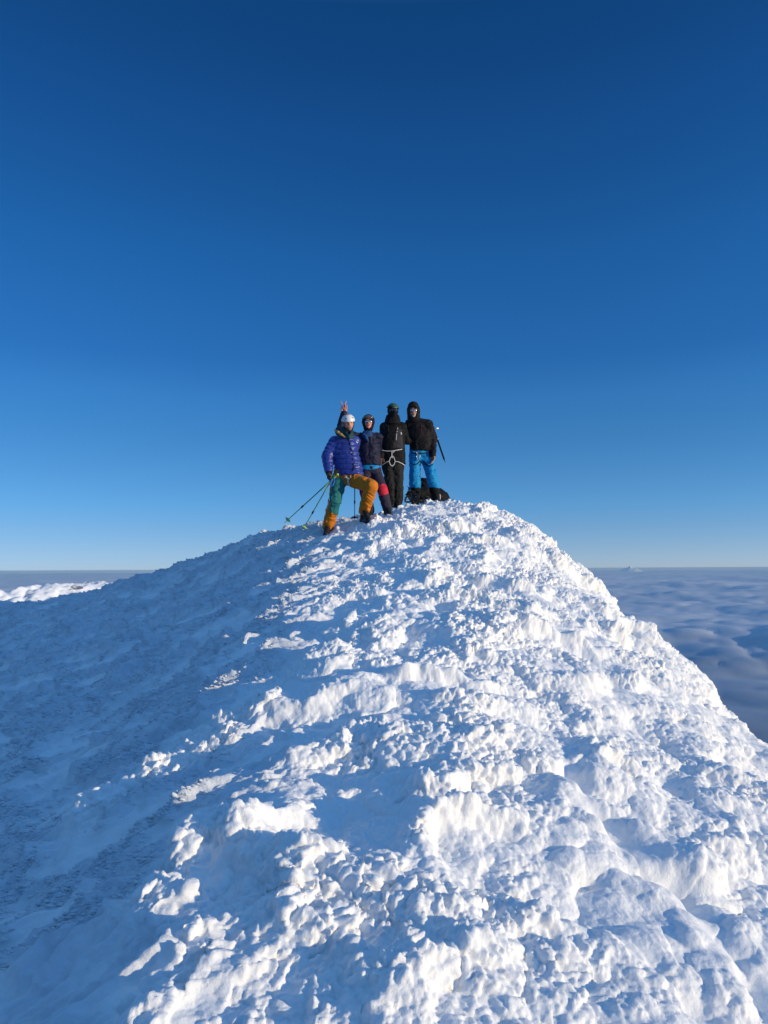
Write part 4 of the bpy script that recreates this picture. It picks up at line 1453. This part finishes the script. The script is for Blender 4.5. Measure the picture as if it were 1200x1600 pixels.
hr = geo_obj('harness', [tube_geo(resample(on_surface(T, p, .006)), .010, 8, False, ((0, -1, 0), .005)) for p in hs4 if len(on_surface(T, p)) > 1], M_BLACK, root)
c = on_surface(T, [(652.5, 715)], .03)[0]
geo_obj('carabiner', [tube_geo([c + np.array([.028 * math.cos(a) * (1.15 if math.sin(a) > 0 else .85), -.005, .055 * math.sin(a)]) for a in np.linspace(0, 2 * math.pi, 25)[:-1]], .0055, 6, True)], M_STEEL, hr)
geo_obj('sling', [tube_geo(resample(on_surface(T, [(651, 706.5), (652, 711)], .012) + [c + np.array([0, 0, .05])]), .007, 6)], M_TAPE, hr)
for sd in 'RL':
    bt = boot(root, J['an' + sd], J['toe' + sd], .066)


# ================================================================== poles, axe, pack
def pole(label, tip, top, shaft_m, grip_m, basket_m, group=None, rad=.0085, strap_m=None, basket_at=.07, grip=.13, star=True):
    tip = np.array(tip); top = np.array(top); ax = nrm(top - tip); L = np.linalg.norm(top - tip)
    o = empty('ski_pole', tip)
    tag(o, label, 'ski pole', group)
    geo_obj('shaft', [tube_geo([tip + ax * t for t in (.05, L * .33, L * .331, L * .66, L * .661, L - grip)], [rad * .7, rad * .85, rad, rad * 1.05, rad * 1.25, rad * 1.3], 8)], shaft_m, o)
    geo_obj('tip', [tube_geo([tip - ax * .01, tip + ax * .05], [rad * .35, rad * .7], 8)], M_STEEL, o)
    geo_obj('lock', [tube_geo([tip + ax * (L * .33 - .02), tip + ax * (L * .33 + .03)], rad * 1.7, 8)], M_DARKPOLE, o)
    geo_obj('grip', [tube_geo([tip + ax * (L - t) for t in (grip, grip * .75, grip * .5, grip * .25, .03, .012, 0)], [.012, .015, .0135, .015, .018, .022, .012], 10)], grip_m, o)
    a = nrm(np.cross(ax, (0.2, 0.9, .3))); b_ = np.cross(ax, a)
    c = tip + ax * basket_at
    arms = []
    n = 6
    ring = [c + (a * math.cos(q) + b_ * math.sin(q)) * (.050 if (i % 2 == 0 or not star) else .030) for i, q in enumerate(np.linspace(0, 2 * math.pi, 2 * n + 1)[:-1])]
    arms.append(tube_geo(ring, .006, 6, True))
    for i in range(0, 2 * n, 2):
        arms.append(tube_geo([c + ax * .006, ring[i]], .006, 6))
    arms.append(tube_geo([c - ax * .015, c + ax * .02], .013, 8))
    geo_obj('basket', arms, basket_m, o)
    if strap_m:
        s0 = tip + ax * (L - .03)
        geo_obj('wrist_strap', [tube_geo(resample([s0, s0 + np.array([.02, -.02, -.07]), s0 + np.array([-.01, -.03, -.15]), s0 + np.array([-.05, -.02, -.12]), s0]), .011, 8, False, ((0, -1, 0), .002))], strap_m, o)
    return o


hand_c = at(514.5, 749, 10.66)
pA = at(445, 816.5, 10.95); dA = nrm(at(512.5, 755, 10.64) - pA)
pB = at(472, 830, 10.68); dB = nrm(at(514.2, 756, 10.60) - pB)
pole('yellow green ski pole held out farthest to the left, with a dark green star basket', pA, pA + dA * 1.17, M_POLE, M_POLEY, M_POLEG, 'ski poles held in one gloved hand')
pole('steeper yellow green ski pole with bright yellow basket and blue strap in gloved hand', pB, pB + dB * .98, M_POLE, M_POLEG, M_POLEY, 'ski poles held in one gloved hand', strap_m=M_POLEB)
pole('thin dark ski pole planted upright in the snow behind the orange trousers', at(554, 815, 11.3), at(554.5, 725, 11.35), M_DARKPOLE, M_BLACK, M_BLACK, rad=.008)

# ice axe slung behind the hooded person
o = empty('ice_axe', at(690, 706, 12.55))
tag(o, 'black ice axe sticking out behind the arm of the person in the black hood', 'ice axe')
a0 = at(694.6, 719.5, 12.56); a1 = at(678, 671, 12.58); ad = nrm(a1 - a0)
geo_obj('shaft', [tube_geo([a0, a0 + ad * .03, a1], [.006, .016, .016], 10)], M_BLACK, o)
geo_obj('spike', [tube_geo([a0 - ad * .05, a0 + ad * .005], [.002, .008], 8)], M_DARKPOLE, o)
sd_ = nrm(np.cross(ad, (0, 1, 0)))
geo_obj('axe_head', [tube_geo([a1 - sd_ * .09 , a1 - sd_ * .02 + ad * .01, a1 + sd_ * .06 + ad * .0, a1 + sd_ * .15 - ad * .04], [.022, .012, .010, .003], 8, False, ((0, 1, 0), .005))], M_STEEL, o)
k_ = at(682.8, 686, 12.55)
geo_obj('slider_ring', [tube_geo([k_ - ad * .02, k_ + ad * .02], .022, 10)], M_STEEL, o)

# rucksack lying behind the blue trousered legs
pk = empty('rucksack', at(678, 789, 12.85))
tag(pk, 'black rucksack slumped on the snow behind the legs of the person in blue trousers', 'rucksack')
b = Blob()
b.chain([(at(664, 757, 12.85), .12), (at(672, 772, 12.85), .17), (at(684, 779, 12.85), .16), (at(692, 780, 12.9), .13)], .08)
b.chain([(at(657.5, 751, 12.85), .035), (at(663, 758, 12.85), .08)], .05)
b.box(at(675, 779, 12.83), (.2, .13, .12), .06, .08)
b.chain([(at(646, 775, 12.6), .10), (at(660, 772, 12.75), .14)], .08)
pkb = shape('bag', b, M_BLACK, pk, .009, .016, 9, 81)
T = tree_of([pkb])
for pts in ([(659, 752), (668, 764), (674, 778)], [(684, 770), (690, 776), (697, 784)], [(664, 775), (672, 777), (680, 776)]):
    q = on_surface(T, pts, .006)
    if len(q) > 1: band('strap', q, .012, M_CHAR, pk)
geo_obj('buckle', [tube_geo(resample([at(686, 771, 12.6), at(687.5, 775, 12.58), at(687, 782, 12.58)]), .014, 8, False, ((0, -1, 0), .006))], M_TAPE, pk)
geo_obj('grab_loop', [tube_geo([at(657 + 2.2 * math.cos(q), 750 - 3 * math.sin(q), 12.85) for q in np.linspace(0, math.pi, 9)], .006, 6)], M_BLACK, pk)

# crampons strapped together beside the boots
cr = empty('crampon_pair', at(646, 789, 12.15))
tag(cr, 'black crampons lying on the snow at the feet of the blue trousered person', 'crampons')
for dx, dy, tilt in ((0, 0, .5), (5.5, 1.5, -.3)):
    ps = []
    c = at(644 + dx * 1.3, 777 + dy, 12.02)
    ca, sa = math.cos(tilt), math.sin(tilt)

    def cp(x, y, z): return c + np.array([ca * x - sa * z, y, sa * x + ca * z])
    ring = [1.35 * (cp(.11 * math.cos(q) * (1 if math.cos(q) > 0 else .9), -.02 + .01 * math.sin(q * 2), .045 * math.sin(q)) - c) + c for q in np.linspace(0, 2 * math.pi, 21)[:-1]]
    ps.append(tube_geo(ring, .016, 8, True))
    for q in range(0, 20, 2):
        p0 = ring[q]; out = nrm(p0 - c + np.array([0, -.02, -.02]))
        ps.append(tube_geo([p0, p0 + out * .035 + np.array([0, -.012, -.012])], [.014, .003], 6))
    fr = geo_obj('crampon', ps, M_DARKPOLE, cr)
    geo_obj('heel_bail', [tube_geo([cp(-.09, .01, .0), cp(-.11, .0, .06), cp(-.08, .0, .10), cp(-.03, 0, .085)], .006, 6)], M_STEEL, fr)
    geo_obj('ankle_strap', [tube_geo(resample([cp(-.07, -.01, .07), cp(-.01, -.04, .11), cp(.06, -.03, .08), cp(.08, -.02, .03)]), .022, 8, False, ((0, -1, 0), .003))], M_BLACK, fr)

pole('black ski pole lying against the rucksack, its star basket beside the blue trouser cuff', at(636, 760, 12.35), at(672, 782, 12.6), M_DARKPOLE, M_BLACK, M_BLACK, 'dark ski poles lying by the rucksack', rad=.009, basket_at=.06)
pole('black ski pole lying in the snow, its tip poking out right of the rucksack', at(712, 784, 12.75), at(640, 781, 12.15), M_DARKPOLE, M_BLACK, M_BLACK, 'dark ski poles lying by the rucksack', rad=.009)


# ------------------------------------------------------------------ thin blue air
hz = bpy.data.meshes.new('haze')
bm = bmesh.new()
bmesh.ops.create_cube(bm, size=1.0)
bm.to_mesh(hz); bm.free()
m = bpy.data.materials.new('haze_air')
m.use_nodes = True
m.node_tree.nodes.clear()
out = m.node_tree.nodes.new('ShaderNodeOutputMaterial')
pv = m.node_tree.nodes.new('ShaderNodeVolumePrincipled')
pv.inputs['Color'].default_value = (0.50, 0.76, 1.0, 1)
pv.inputs['Density'].default_value = 1.8e-5
m.node_tree.links.new(pv.outputs[0], out.inputs['Volume'])
hz.materials.append(m)
ho = bpy.data.objects.new('haze', hz)
COL.objects.link(ho)
ztop = 3.0; zbot = -1050.0
ho.scale = (190000, 190000, ztop - zbot)
ho.location = (0, 0, (ztop + zbot) / 2)
tag(ho, kind='stuff')
